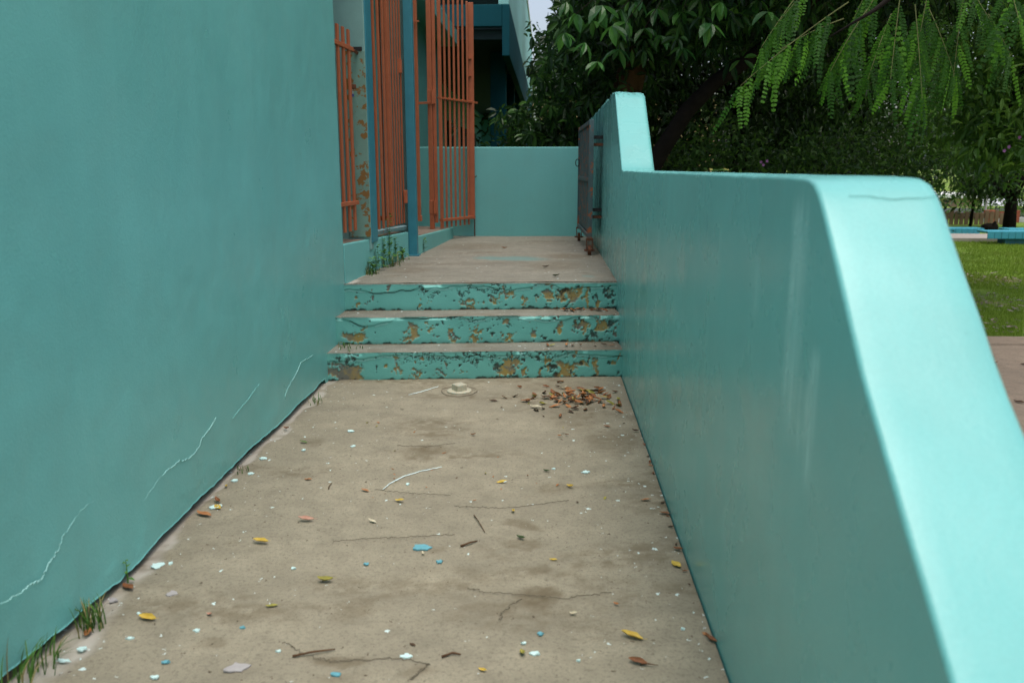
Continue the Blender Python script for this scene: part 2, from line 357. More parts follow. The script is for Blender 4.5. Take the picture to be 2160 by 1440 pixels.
# thin ribbons that lie on the ramp floor: hairline cracks and the chalky mark
def ribbon(name, pts, wid, mat, parent, lift=.002, jit=.006, nrm=(0, 0, 1), ridge=0.0, sub=7):
    P = []
    for a, b in zip(pts[:-1], pts[1:]):
        a, b = Vector(a), Vector(b)
        for k in range(sub): P.append(a.lerp(b, k / sub) + Vector([random.uniform(-jit, jit) for _ in range(3)]))
    P.append(Vector(pts[-1])); nv = Vector(nrm); V = []; F = []
    for i, p in enumerate(P):
        p = p - nv * (p - Vector(pts[0])).dot(nv) if ridge == 0 else p - nv * (p.dot(nv) - Vector(pts[0]).dot(nv))
        d = (P[min(i + 1, len(P) - 1)] - P[max(i - 1, 0)]); sidev = d.cross(nv).normalized()
        t = i / (len(P) - 1); ww = wid * (.35 + .9 * math.sin(math.pi * min(max(t, .03), .97))) * random.uniform(.55, 1.2)
        V += [p + nv * lift * .3 - sidev * ww, p + nv * (lift + ridge), p + nv * lift * .3 + sidev * ww]
        if i: b = 3 * i; F += [(b - 3, b - 2, b + 1, b), (b - 2, b - 1, b + 2, b + 1)]
    me = bpy.data.meshes.new(name); me.from_pydata([tuple(v) for v in V], [], F); me.materials.append(mat); return link(name, me, parent)
m_crack = simple('crack_dirt', (.175, .15, .11), .95, .1); m_chalk = simple('pale_scuff_paint', (.62, .74, .72), .8, .2)
zf = lambda *pp: [tuple(atz(x, y, .004)) for x, y in pp]
for pp, wd in [([(705, 1142), (760, 1137), (850, 1133), (960, 1127)], .0022), ([(960, 1068), (1010, 1070), (1070, 1072), (1150, 1062), (1200, 1055)], .0016), 
               ([(985, 1240), (1030, 1250), (1110, 1255), (1190, 1262)], .0024), ([(600, 1355), (640, 1380), (700, 1395), (840, 1388), (905, 1400)], .0024), ([(905, 1400), (880, 1420), (862, 1438)], .0028), ([(790, 1033), (860, 1040), (950, 1045)], .0016),
               ([(840, 940), (900, 942), (960, 935)], .0016), ([(1100, 1262), (1060, 1290), (1055, 1310)], .002), ([(1190, 1262), (1290, 1250)], .0014)]:
    ribbon('floor_crack', zf(*pp), wd * .36, m_crack, floor, lift=.0035, jit=.007, sub=14)
ribbon('scuff_mark', zf((808, 1032), (825, 1018), (850, 1005), (890, 993), (932, 985)), .004, m_chalk, floor, lift=.004, jit=.002)
ribbon('scuff_mark', zf((862, 833), (890, 826), (925, 815)), .004, m_chalk, floor, lift=.004, jit=.002)

# ================================================================== STAIRS
stairs = empty('staircase', (-.4, 5.4, 0), 'three short concrete steps with flaking teal painted risers', 'stairs')
M = Mat('flaking_riser_paint', .55, .35)
n = M.noise(5, 4); c = M.mix(n, (.115, .385, .335), (.175, .50, .44))
och = M.mix(M.ramp(M.noise(16, 4), [(.3, 0), (.7, 1)]), (.37, .27, .075), (.29, .23, .12))
och = M.mix(M.ramp(M.noise(9, 4), [(.5, 0), (.62, 1)]), och, (.17, .17, .14))
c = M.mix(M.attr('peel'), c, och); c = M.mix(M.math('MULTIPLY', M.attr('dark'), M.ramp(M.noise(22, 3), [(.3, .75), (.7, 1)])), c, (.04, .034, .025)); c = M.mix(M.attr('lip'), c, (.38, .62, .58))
M.col(c); M.nrm(M.bump(M.noise(90, 4), .4, .002)); m_riser = M.m
m_tread = concrete('worn_tread_concrete', (.258, .252, .205), speck=True)
PATCH = [  # (u, v, ru, rv, kind) u along the riser 0..1, v 0 bottom .. 1 top
    [(.075, .30, .075, .42, 'p'), (.07, .72, .075, .15, 'd'), (.30, .13, .03, .12, 'p'), (.39, .16, .035, .14, 'p'), (.56, .60, .10, .13, 'd'), (.60, .35, .06, .22, 'p'), (.70, .85, .16, .08, 'd'), (.80, .35, .05, .33, 'p'), (.76, .30, .03, .28, 'd'), (.85, .58, .06, .17, 'p'), (.91, .4, .015, .3, 'p'), (.45, .72, .25, .028, 'd'), (.40, .92, .25, .06, 'd'), (.24, .55, .02, .15, 'p')],
    [(.08, .32, .058, .34, 'p'), (.275, .50, .022, .36, 'p'), (.26, .2, .035, .12, 'p'), (.33, .62, .013, .16, 'p'), (.42, .22, .03, .15, 'p'), (.49, .32, .03, .14, 'p'), (.40, .9, .05, .1, 'd'), (.52, .8, .16, .03, 'd'), (.69, .28, .018, .26, 'p'), (.78, .6, .022, .2, 'p'), (.86, .55, .03, .22, 'p'), (.93, .55, .04, .3, 'p'), (.97, .7, .03, .2, 'd'), (.92, .1, .08, .12, 'd'), (.60, .12, .04, .1, 'p'), (.85, .68, .02, .12, 'd')],
    [(.32, .63, .06, .05, 'd'), (.285, .6, .02, .07, 'd'), (.46, .26, .03, .17, 'p'), (.50, .80, .15, .06, 'd'), (.58, .80, .05, .08, 'd'), (.60, .5, .045, .18, 'p'), (.66, .25, .02, .14, 'p'), (.74, .55, .05, .28, 'p'), (.82, .55, .045, .32, 'p'), (.80, .65, .03, .18, 'd'), (.88, .45, .015, .3, 'p'), (.97, .6, .022, .22, 'd'), (.43, .62, .02, .12, 'd'), (.28, .14, .015, .1, 'p'), (.55, .45, .03, .12, 'p')]]
for k in range(3):
    z0, z1 = rz[k], rz[k + 1]; back = .27 if k < 2 else .03
    a0, a1 = np.array([LX - .03, YL[k]]), np.array([RX + .01, YR[k]]); d = (a1 - a0) / np.linalg.norm(a1 - a0); nrm = np.array([d[1], -d[0]])
    stp = MB().prism([tuple(a0 - nrm * .012), tuple(a1 - nrm * .012), tuple(a1 - nrm * (back + .05)), tuple(a0 - nrm * (back + .05))], z0 - .05, z1 - .016).build('step', m_core, stairs)
    # painted riser, a fine grid
    L = np.linalg.norm(a1 - a0); nu, nv = int(L / .0055), int((z1 - z0) / .0055); U, Vv = np.meshgrid(np.linspace(0, 1, nu), np.linspace(0, 1, nv), indexing='ij')
    wu = U * L; wv = Vv * (z1 - z0); s0 = 100 + 17 * k
    du = (fbm(wu * 17, wv * 17, 5, s0) - .5) * .10; dv = (fbm(wu * 17, wv * 17, 5, s0 + 7) - .5) * 1.5; du = du + (fbm(wu * 70, wv * 70, 3, s0 + 51) - .5) * .035; dv = dv + (fbm(wu * 70, wv * 70, 3, s0 + 57) - .5) * .9
    peel = np.zeros_like(U); dark = np.zeros_like(U)
    for (pu, pv, ru, rv, kd) in PATCH[k]:
        q = 1 - sstep(.78, 1.04, np.hypot((U + du * (.35 + 6 * ru) - pu) / (ru * .80), (Vv + dv * .6 - pv) / (rv * .85)))
        if kd == 'd': q = q * sstep(.30, .52, fbm(wu * 30, wv * 40, 4, s0 + 61))
        if kd == 'p': peel = np.maximum(peel, q)
        else: dark = np.maximum(dark, q)
    right = .55 + .6 * sstep(.2, .9, U)
    sp = fbm(wu * 26, wv * 20, 4, s0 + 3); peel = np.maximum(peel, sstep(.715, .73, sp * (.82 + .17 * right)))
    sp2 = fbm(wu * 34, wv * 30, 4, s0 + 4); dark = np.maximum(dark, sstep(.735, .75, sp2 * (.80 + .19 * right)))
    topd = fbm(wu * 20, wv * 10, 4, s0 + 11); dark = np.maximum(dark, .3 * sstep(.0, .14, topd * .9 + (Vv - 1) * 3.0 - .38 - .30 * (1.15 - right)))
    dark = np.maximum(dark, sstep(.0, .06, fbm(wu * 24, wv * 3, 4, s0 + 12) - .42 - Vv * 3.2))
    cl = .80 + (fbm(wu * 4, wu * 0 + k, 4, s0 + 20) - .5) * .55; band = np.abs(Vv - cl)
    brk = fbm(wu * 3, wu * 0 + 9, 2, s0 + 30)
    dark = np.maximum(dark, (1 - sstep(.006, .020, band)) * (brk > .60)); lip = (1 - sstep(.010, .028, np.abs(Vv - cl + .035))) * (brk < .52) * .45
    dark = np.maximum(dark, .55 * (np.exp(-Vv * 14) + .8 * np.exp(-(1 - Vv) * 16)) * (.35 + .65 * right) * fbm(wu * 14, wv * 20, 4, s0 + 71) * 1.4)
    edge_p = np.clip(peel * (1 - peel) * 4, 0, 1); lip = np.maximum(np.maximum(lip * (1 - peel), edge_p * .08), .6 * sstep(.955, .985, Vv) * (fbm(wu * 6, wu * 0 + 5, 3, s0 + 41) > .45)) * (1 - dark); peel = np.clip(peel, 0, 1)
    off = .012 + .006 * (fbm(wu * 4, wv * 6, 3, s0 + 5) - .5) - .007 * np.maximum(peel, dark) + .006 * lip + .006 * sstep(cl, cl + .04, Vv)
    chip = .020 * sstep(.60, .75, fbm(wu * 9, wu * 0 + 3, 4, s0 + 15)) * sstep(.85, 1, Vv)
    PX = a0[0] + d[0] * wu + nrm[0] * (off - chip) - 0; PY = a0[1] + d[1] * wu + nrm[1] * (off - chip)
    PZ = z0 - .004 + wv - chip * .4
    i, j = np.meshgrid(np.arange(nu - 1), np.arange(nv - 1), indexing='ij'); a = (i * nv + j).ravel(); F = np.stack([a, a + nv, a + nv + 1, a + 1], 1)
    link('riser', np_mesh('riser', np.stack([PX, PY, PZ], -1).reshape(-1, 3), F, m_riser, True, dict(peel=peel, dark=np.clip(dark, 0, 1), lip=np.clip(lip, 0, 1))), stp)
    # tread surface: grid flush with the riser's top
    nv2 = 26; U, W = np.meshgrid(np.linspace(0, 1, nu), np.linspace(0, 1, nv2), indexing='ij'); wu = U * L
    chip2 = .020 * sstep(.60, .75, fbm(wu * 9, wu * 0 + 3, 4, s0 + 15))
    f0 = .0165 - chip2; dd = f0 + (-back - f0) * W
    TX = a0[0] + d[0] * wu + nrm[0] * dd; TY = a0[1] + d[1] * wu + nrm[1] * dd
    TZ = z1 - .004 + (fbm(wu * 5, dd * 5, 3, s0) - .5) * .006 - chip2 * .4 * (1 - sstep(0, .12, W))
    stn = .55 * sstep(.45, .75, fbm(wu * 3, dd * 6, 4, s0 + 2)) + (.7 if k < 2 else 0) * (W > .86) * fbm(wu * 9, dd * 9, 3, s0 + 6) + .5 * sstep(.75, 1, U) + .2 * (W < .06)
    a = (i := np.add.outer(np.arange(nu - 1) * nv2, np.arange(nv2 - 1))).ravel(); F = np.stack([a, a + nv2, a + nv2 + 1, a + 1], 1)
    z_ = np.zeros_like(U)
    link('tread', np_mesh('tread', np.stack([TX, TY, TZ], -1).reshape(-1, 3), F, m_tread, True, dict(stain=np.clip(stn, 0, .8), edge=z_ + .3, pale=z_, teal=z_)), stp)

# ================================================================== WALLS
# left wall: thin painted coat over an older core; the coat stops ragged just above the floor
WEND = 5.955; WTOP = 3.3; WTL = 2.72      # top of the gated doorway, top of the plain wall
bld = empty('teal_building', (-2.2, 6, 0), 'teal painted building side with long plain wall and gated doorway', 'building')
def left_coat():
    zs = np.concatenate([np.linspace(0, .10, 12), np.linspace(.12, 1.0, 30), np.linspace(1.05, WTL, 30)])
    ys = np.concatenate([np.linspace(-2.5, 1.4, 24), np.arange(1.42, WEND, .022), [WEND]])
    Yg, Zg = np.meshgrid(ys, zs, indexing='ij')
    low = .010 + .026 * fbm(ys * 3.1, ys * 0, 4, 3) * (ys < 5.3) + .012 * fbm(ys * 22, ys * 0, 3, 8)
    low = np.where(ys > 5.3, -.02, low)
    bow = np.interp(ys, [2.0, 2.25, 2.55, 3.0, 3.7, 4.3, 5.33], [-.018, .008, .024, .006, -.006, .012, 0.0])
    Zg = low[:, None] + (WTL - low[:, None]) * (Zg / WTL)
    X = LX + bow[:, None] * np.exp(-Zg / .35) + (fbm(Yg * 1.2, Zg * 1.2, 3, 2) - .5) * .008 + (fbm(Yg * 11, Zg * 11, 3, 12) - .5) * .004
    X += .0015 * sstep(.5, .56, fbm(Yg * 4, Zg * 4, 4, 77)) * (Zg < 1.2)
    X -= .012 * np.exp(-(WEND - Yg) / .008)
    nz = len(zs); i, j = np.meshgrid(np.arange(len(ys) - 1), np.arange(nz - 1), indexing='ij'); a = (i * nz + j).ravel()
    V = np.stack([X, Yg, Zg], -1).reshape(-1, 3); F = np.stack([a, a + nz, a + nz + 1, a + 1], 1)
    n0 = len(V); B = V.copy(); B[:, 0] -= .03
    bot = np.arange(len(ys)) * nz; q = np.stack([bot[:-1], bot[1:], bot[1:] + n0, bot[:-1] + n0], 1)     # underside of the coat
    e = (len(ys) - 1) * nz + np.arange(nz); Bx = B.copy(); Bx[e, 0] = LX - .25; q2 = np.stack([e[:-1], e[:-1] + n0, e[1:] + n0, e[1:]], 1)
    return np.concatenate([V, Bx]), np.concatenate([F, q, q2])
V, F = left_coat(); wl = link('wall', np_mesh('wall', V, F, m_wallL, True), bld); wl['label'] = 'long plain teal wall with bulging cracked paint near the floor'
MB().box((LX - .25, -2.5, -.3), (LX - .032, WEND - .01, WTL)).build('wall_core', m_core, bld)
def wl_px(*pp): return [tuple(atX(x, y, LX + .004)) for x, y in pp]
m_cedge = simple('pale_broken_paint_edge', (.30, .58, .54), .7, .3, .15, 30, .3)
for pp, wd, rg in [([(0, 1275), (22, 1260), (45, 1249), (62, 1232), (85, 1224), (96, 1200), (108, 1178), (122, 1158), (128, 1135), (138, 1122), (158, 1092), (172, 1073), (200, 1052)], .0022, .003), ([(228, 1080), (240, 1098), (258, 1106), (268, 1098), (282, 1080), (290, 1070), (305, 1050), (318, 1030), (332, 1012), (352, 992), (378, 972), (398, 966), (418, 945), (424, 925), (440, 905), (455, 880)], .0017, .0025),
                   ([(490, 880), (515, 850), (530, 832), (545, 810)], .0010, .002), ([(600, 835), (612, 808), (622, 792), (634, 765), (645, 758), (660, 748)], .0014, .002), ([(200, 1078), (232, 1062), (262, 1040), (285, 1010)], .0010, .0015)]:
    ribbon('paint_crack', wl_px(*pp), wd, m_cedge if wd > .0012 else m_wallL, wl, lift=.0025, jit=.0042, nrm=(1, 0, 0), ridge=rg * .4, sub=7)

# right wall: profile in Y,Z with rounded edges
def rounded_prism(name, prof, x0, x1, r, mat, parent=None, step=.035, jit=.0022, seed=0):
    P = [];
    for a, b in zip(prof, prof[1:] + prof[:1]):
        a, b = np.array(a), np.array(b); k = max(1, int(np.linalg.norm(b - a) / step))
        for t in range(k): P.append(a + (b - a) * t / k)
    P = np.array(P); n = len(P)
    # round the profile's own corners a little
    for _ in range(2): P = .25 * np.roll(P, 1, 0) + .5 * P + .25 * np.roll(P, -1, 0)
    T = np.roll(P, -1, 0) - np.roll(P, 1, 0); T /= np.linalg.norm(T, axis=1)[:, None]; N = np.stack([T[:, 1], -T[:, 0]], 1)
    area = np.sum(P[:, 0] * np.roll(P[:, 1], -1) - np.roll(P[:, 0], -1) * P[:, 1])
    if area < 0: N = -N
    sl_ = []
    for th in np.linspace(0, math.pi / 2, 6): sl_.append((x0 + r[0] * (1 - math.sin(th)), r[0] * (1 - math.cos(th)), th))
    sl_ = [(x0 + r[0] * (1 - math.cos(t)), r[0] * (1 - math.sin(t))) for t in np.linspace(0, math.pi / 2, 6)]
    mid = np.linspace(x0 + r[0], x1 - r[1], 7)[1:-1]
    sl_ += [(x, 0) for x in mid] + [(x1 - r[1] * (1 - math.cos(t)), r[1] * (1 - math.sin(t))) for t in np.linspace(math.pi / 2, 0, 6)]
    V = []
    for k, (x, off) in enumerate(sl_):
        q = P - N * off; jn = (fbm(q[:, 0] * 9 + x * 7, q[:, 1] * 9 + x * 3, 3, seed) - .5) * jit * 2 + (fbm(q[:, 0] * 40 + x * 50, q[:, 1] * 40, 2, seed + 1) - .5) * jit
        jn = jn + (fbm(q[:, 0] * 14 + x * 22, q[:, 1] * 0 + x * 25, 4, seed + 7) - .62) * .05 * (q[:, 1] > 1.955) * (np.abs(N[:, 1]) > .8); q = q + N * jn[:, None]; V.append(np.stack([np.full(n, x), q[:, 0], q[:, 1]], 1))
    V = np.concatenate(V); F = []
    for k in range(len(sl_) - 1):
        for i in range(n): i2 = (i + 1) % n; F.append((k * n + i, k * n + i2, (k + 1) * n + i2, (k + 1) * n + i))
    nf = len(F); F.append(tuple(range(n - 1, -1, -1))); F.append(tuple((len(sl_) - 1) * n + i for i in range(n)))
    me = bpy.data.meshes.new(name); me.from_pydata([tuple(v) for v in V], [], F)
    me.polygons.foreach_set('use_smooth', [True] * nf + [False, False]); me.materials.append(mat)
    bm = bmesh.new(); bm.from_mesh(me); bmesh.ops.recalc_face_normals(bm, faces=bm.faces); bm.to_mesh(me); bm.free()
    return link(name, me, parent)
prof = [(.10, -.6), (.10, .06), (.97, .758), (1.324, 1.042), (1.672, 1.383), (5.985, 1.383), (6.79, 1.992), (FW + .25, 1.992), (FW + .25, -.6)]
rw = rounded_prism('ramp_wall', prof, RX, RX2, (.010, .028), m_wallR, seed=5)
tag(rw, 'thick teal ramp wall with sloped ends, rising to a taller back part', 'wall')
# cracks on its sloped end and its taller part's sloped face
def slope_px(*pp):
    a, b = np.array([0, 1.324, 1.042]), np.array([0, 1.672, 1.383]); t = b - a; nn = np.array([0, -t[2], t[1]]); nn /= np.linalg.norm(nn)
    return [tuple(EYE + ray(x, y) * (np.dot(a - EYE, nn) / np.dot(ray(x, y), nn))) for x, y in pp], tuple(nn)
m_hair = simple('hairline_crack_teal', (.15, .42, .40), .9, .1)  # slightly darker teal for the hairline crack
pts_, nn_ = slope_px((1790, 415), (1830, 414), (1880, 421), (1930, 419), (1985, 415)); ribbon('hairline_crack', pts_, .0004, m_hair, rw, lift=.0018, jit=.0012, nrm=nn_)
# far wall
fw = MB().box((-1.62, FW, -.3), (RX + .01, FW + .16, atY(1100, 310, FW)[2])).build('end_wall', m_wallF, bev=.012)
tag(fw, 'low plain teal wall closing the end of the landing', 'wall')

# ---------------- curb, columns, roof of the gated doorway
A_, B_ = np.array([LX, WEND]), np.array([P_post[0] - .035, P_post[1] - .02])
def on(t, back=0.0):
    d = (B_ - A_) / np.linalg.norm(B_ - A_); nn = np.array([-d[1], d[0]]); p = A_ + (B_ - A_) * t + nn * back; return p
def tY(y): return (y - A_[1]) / (B_[1] - A_[1])
c0 = atX(722, 517, LX)[2]; c1 = atX(865, 488, B_[0])[2]; ctop = (c0 + c1) / 2
cb = MB(); p0, p1, p2, p3 = A_, B_, on(1, .42), on(0, .42)
V = [(p[0], p[1], UF - .3) for p in (p0, p1, p2, p3)] + [(p0[0], p0[1], c0), (p1[0], p1[1], c1), (p2[0], p2[1], c1), (p3[0], p3[1], c0)]
cb.add(V, [(3, 2, 1, 0), (4, 5, 6, 7), (0, 1, 5, 4), (1, 2, 6, 5), (2, 3, 7, 6), (3, 0, 4, 7)]); cb.build('curb', m_wallF, bld, bev=.006)
m_sillt = simple('dirty_sill_top', (.24, .19, .15), .9, .1, .3, 12, .4)
q0, q1, q2, q3 = on(0, .03), on(1, .03), on(1, .41), on(0, .41)
MB().add([(q0[0], q0[1], c0 + .003), (q1[0], q1[1], c1 + .003), (q2[0], q2[1], c1 + .003), (q3[0], q3[1], c0 + .003)], [(0, 1, 2, 3)]).build('curb_top', m_sillt, bld)
# door sill slab beyond the blue post
s0_, s1_ = np.array([P_post[0] + .035, P_post[1] + .03]), np.array([P_end[0], P_end[1]])
h0 = atX(880, 497, s0_[0] - .02)[2]; h1 = atX(955, 481, P_end[0])[2]
MB().add([(s0_[0], s0_[1], UF - .2), (s1_[0], s1_[1], UF - .2), (-1.75, FW - .02, UF - .2), (-1.95, s0_[1], UF - .2), (s0_[0], s0_[1], h0), (s1_[0], s1_[1], h1), (-1.75, FW - .02, h1), (-1.95, s0_[1], h0)],
         [(3, 2, 1, 0), (4, 5, 6, 7), (0, 1, 5, 4), (1, 2, 6, 5), (2, 3, 7, 6), (3, 0, 4, 7)]).build('door_sill', m_wallF, bld, bev=.006)
e0, e1 = s0_ + [-.02, .01], s1_ + [-.03, -.02]
MB().add([(e0[0], e0[1], h0 + .003), (e1[0], e1[1], h1 + .003), (-1.74, FW - .03, h1 + .003), (-1.93, e0[1], h0 + .003)], [(0, 1, 2, 3)]).build('door_sill_top', m_sillt, bld)
# first column: pale face with rust-spotted steel plate, blue edge
yc = 6.58; xr = atY(775, 250, yc)[0]
MB().box((xr - .26, yc, c0 - .1), (xr - .004, yc + .10, WTOP)).build('column', m_pale, bld, bev=.006)
MB().box((xr - .02, yc + .02, ctop - .02), (xr + .004, yc + .24, WTOP)).build('column_edge_strip', m_blue, bld, bev=.004)
zt = atY(750, 108, yc)[2]
MB().box((xr - .17, yc - .014, c0 + .004), (xr - .002, yc - .003, zt)).build('steel_plate', m_rustgreen, bld, bev=.003)
MB().box((xr - .13, yc - .02, zt + .001), (xr - .022, yc - .002, zt + .028)).build('bolt_slot', m_black, bld)
# second column behind the blue post
yp = P_post[1]; xc2 = atY(838, 250, yp + .12)[0]; xc3 = atY(858, 250, yp + .12)[0]
MB().box((xc2 - .05, yp + .10, c1 - .1), (xc3, yp + .34, WTOP)).build('column', m_pale, bld, bev=.006)
# room behind, roof slab over the doorway
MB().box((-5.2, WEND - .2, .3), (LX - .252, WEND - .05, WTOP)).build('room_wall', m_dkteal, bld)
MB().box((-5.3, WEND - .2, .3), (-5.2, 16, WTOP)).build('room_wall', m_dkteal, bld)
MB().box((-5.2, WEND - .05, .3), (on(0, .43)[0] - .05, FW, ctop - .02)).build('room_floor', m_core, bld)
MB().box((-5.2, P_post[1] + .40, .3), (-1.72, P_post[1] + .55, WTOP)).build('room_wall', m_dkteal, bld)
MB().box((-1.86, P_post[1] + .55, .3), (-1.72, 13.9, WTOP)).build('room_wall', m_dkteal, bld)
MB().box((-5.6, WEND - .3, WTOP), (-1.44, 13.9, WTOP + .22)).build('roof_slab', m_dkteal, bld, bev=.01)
MB().box((LX - .30, -2.5, WTL), (LX + .03, WEND - .25, WTL + .06)).build('wall_coping', m_blteal, bld, bev=.01)
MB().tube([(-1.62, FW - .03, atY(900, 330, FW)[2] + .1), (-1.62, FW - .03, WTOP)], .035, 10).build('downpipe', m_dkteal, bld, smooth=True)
# blue square post standing on the landing floor
pst = empty('gate_post', (P_post[0], P_post[1], UF), 'petrol blue square steel post standing on the landing floor', 'post')
MB().box((P_post[0] - .04, P_post[1] - .0, UF), (P_post[0] + .042, P_post[1] + .085, WTOP)).build('post', m_blue, pst, bev=.004)
MB().box((P_post[0] - .06, P_post[1] - .02, UF), (P_post[0] + .06, P_post[1] + .11, UF + .012)).build('base_plate', m_blue, pst, bev=.002)

# ================================================================== GATES
def bar(p, q, s, parent, mat=m_orange, name='bar', s2=None): return MB().beam(p, q, s, s2 or s, up=(0, 1, 0)).build(name, mat, parent, bev=.002, seg=1)
# 1: low narrow leaf just past the wall's end
g = empty('gate_leaf', (-1.5, 6.1, ctop), 'narrow orange barred gate leaf with open pointed bar tops beside the wall end', 'gate')
for i in range(4):
    y = 6.02 + .125 * i; p = on(tY(y), .05); bar((p[0], p[1], c0 + .07), (p[0], p[1], 2.40), .017, g, s2=.045)
pa, pb = on(tY(5.99), .05), on(tY(6.47), .05)
bar((pa[0], pa[1], 1.14), (pb[0], pb[1], 1.14), .030, g, name='rail'); bar((pa[0], pa[1], 2.27), (pb[0], pb[1], 2.27), .030, g, name='rail')
bar((pb[0] + .012, pb[1], 2.262), (pb[0] + .02, yc - .02, 2.257), .022, g, mat=m_rust, name='slide_bolt')
MB().box((pb[0] - .012, pb[1] - .006, 1.985), (pb[0] + .022, pb[1] + .012, 2.02)).build('lock_hasp', m_rust, g, bev=.003)
pk = atY(741, 190, pb[1] + .03)
pad = empty('padlock', tuple(pk), 'small steel padlock with blue band hanging on the narrow gate leaf', 'padlock')
MB().box((pk[0] - .016, pk[1] - .01, pk[2] - .042), (pk[0] + .016, pk[1] + .01, pk[2] - .005)).build('body', m_steel, pad, bev=.004)
MB().box((pk[0] - .0175, pk[1] - .0115, pk[2] - .050), (pk[0] + .0175, pk[1] + .0115, pk[2] - .028)).build('band', m_padblue, pad, bev=.004)
MB().tube([(pk[0] + .011 * math.cos(t), pk[1], pk[2] + .008 + .016 * math.sin(t)) for t in np.linspace(-.5, math.pi + .5, 12)], .004, 8).build('shackle', m_steel, pad, smooth=True)
# 2: wide two-leaf grille between the columns
g = empty('barred_grille', (-1.4, 7.2, ctop), 'tall closely barred orange grille between first column and blue post', 'gate')
ys_ = [6.86, 7.0, 7.14, 7.28, 7.40] + [7.485 + .092 * i for i in range(5)]
for i, y in enumerate(ys_):
    p = on(tY(y), .035); bar((p[0], p[1], ctop + .06), (p[0], p[1], WTOP - .06), (.030 if i == 4 else 0.0175 if i < 4 else .012), g, s2=.046 if i < 5 else .034, name='stile' if i in (4, 9) else 'bar')
pa, pb = on(tY(6.84), .033), on(tY(7.86), .033)
m_railb = simple('flaked_pale_blue_rail_paint', (.20, .33, .35), .6, .3, .2, 10, .2, chip=(.40, .13, .06), chipat=.6)
bar((pa[0], pa[1], ctop + .045), (pb[0], pb[1], ctop + .02), .034, g, mat=m_railb, name='bottom_rail')
bar((pa[0], pa[1], WTOP - .05), (pb[0], pb[1], WTOP - .05), .034, g, name='top_rail')
for (px, py) in ((843, 140), (855, 415)):
    h = atY(px, py, 7.80); MB().box((h[0] - .012, h[1] - .02, h[2] - .06), (h[0] + .018, h[1] + .03, h[2] + .06)).build('hinge', m_orange, g, bev=.004)
# 3: slim leaf seen edge-on just past the blue post
ye = P_post[1] + .30; xe0 = atY(872, 250, ye)[0]; xe1 = atY(882, 250, ye)[0]
g = empty('narrow_gate_leaf', (xe0, ye, h0), 'slim orange gate leaf seen edge on, just past the blue post', 'gate')
zb = atY(888, 460, ye)[2]
MB().box((xe0, ye, zb + .02), (xe1 + .004, ye + .045, WTOP - .03)).build('stile', m_orange, g, bev=.003)
MB().box((xe0, ye - .008, zb - .03), (xe1 + .012, ye + .05, zb + .022)).build('bottom_rail', m_orange, g, bev=.003)
for k in range(5): MB().box((xe0 - .10 - .11 * k, ye + .01, zb), (xe0 - .078 - .11 * k, ye + .03, WTOP - .05)).build('bar', m_orange, g)
MB().box((xe0 - .56, ye + .004, zb - .026), (xe0 - .003, ye + .04, zb + .018)).build('bottom_rail', m_orange, g)
MB().beam(atY(866, 46, ye - .02), atY(884, 45, ye - .02), .012, .012).build('latch_pin', m_orange, g)
# 4: open leaf swung across the landing
yg = FW - .85; foot = atY(918, 480, yg); gA = np.array([foot[0], yg]); gB = np.array([atY(998, 300, FW - .07)[0], FW - .07])
g = empty('open_gate_leaf', (gA[0], gA[1], foot[2]), 'tall orange barred gate leaf standing open before the end wall', 'gate')
gd = gB - gA; gl = np.linalg.norm(gd); gd /= gl
def gp(s, z): p = gA + gd * s; return (p[0], p[1], z)
w0 = atY(905, 300, yg)[0]
MB().box((w0 - .006, yg - .02, h1 + .01), (w0 + .046, yg + .03, WTOP - .02)).build('hinge_post', m_orange, g, bev=.003)
MB().box((w0 + .05, yg - .0, h1 + .09), (w0 + .085, yg + .04, WTOP - .02)).build('hinge_stile', m_orange, g, bev=.003)
zb1 = atY(930, 466, yg)[2]; zm = atY(925, 205, yg)[2]; sA = (w0 + .115 - gA[0]) / gd[0]
bar(gp(sA, zb1 - .09), gp(sA, WTOP - .02), .038, g, name='stile'); bar(gp(gl - .03, zb1 - .02), gp(gl - .03, WTOP - .02), .062, g, name='stile', s2=.04)
for i in range(6):
    s_ = sA + .055 + (gl - .075 - sA - .05) * (i + .5) / 6; bar(gp(s_, zb1 - .085), gp(s_, WTOP - .02), .023, g)
bar(gp(sA - .02, zb1), gp(gl + .0, zb1), .03, g, name='bottom_rail', s2=.05); bar(gp(sA - .02, zm), gp(gl + .075, zm), .022, g, name='middle_rail', s2=.05)
for zz in (zm, atY(920, 437, yg)[2]):
    MB().box((w0 - .009, yg - .026, zz - .075), (w0 + .082, yg - .004, zz + .075)).build('hinge', m_orange, g, bev=.004)
    MB().tube([(w0 + .048, yg - .032, zz - .075), (w0 + .048, yg - .032, zz + .075)], .011, 8).build('hinge_pin', m_orange, g)
za, zb2 = atY(880, 217, ye)[2], zm - .05
MB().beam(atY(882, 218, ye + .05), atY(905, 217, yg), .03, .02).build('tie_bar', m_orange, g)
rd = gB + gd * .02; MB().tube([(rd[0] + .03, rd[1], atY(1000, 371, FW - .07)[2]), (rd[0], rd[1], atY(1000, 375, FW - .07)[2]), (rd[0], rd[1], UF)], .008, 6).build('drop_rod', m_rust, g)
for py in (124, 160): q = atY(993, py, FW - .1); MB().box((q[0] - .04, q[1] - .05, q[2] - .01), (q[0] + .01, q[1], q[2] + .004)).build('rod_guide', m_orange, g)

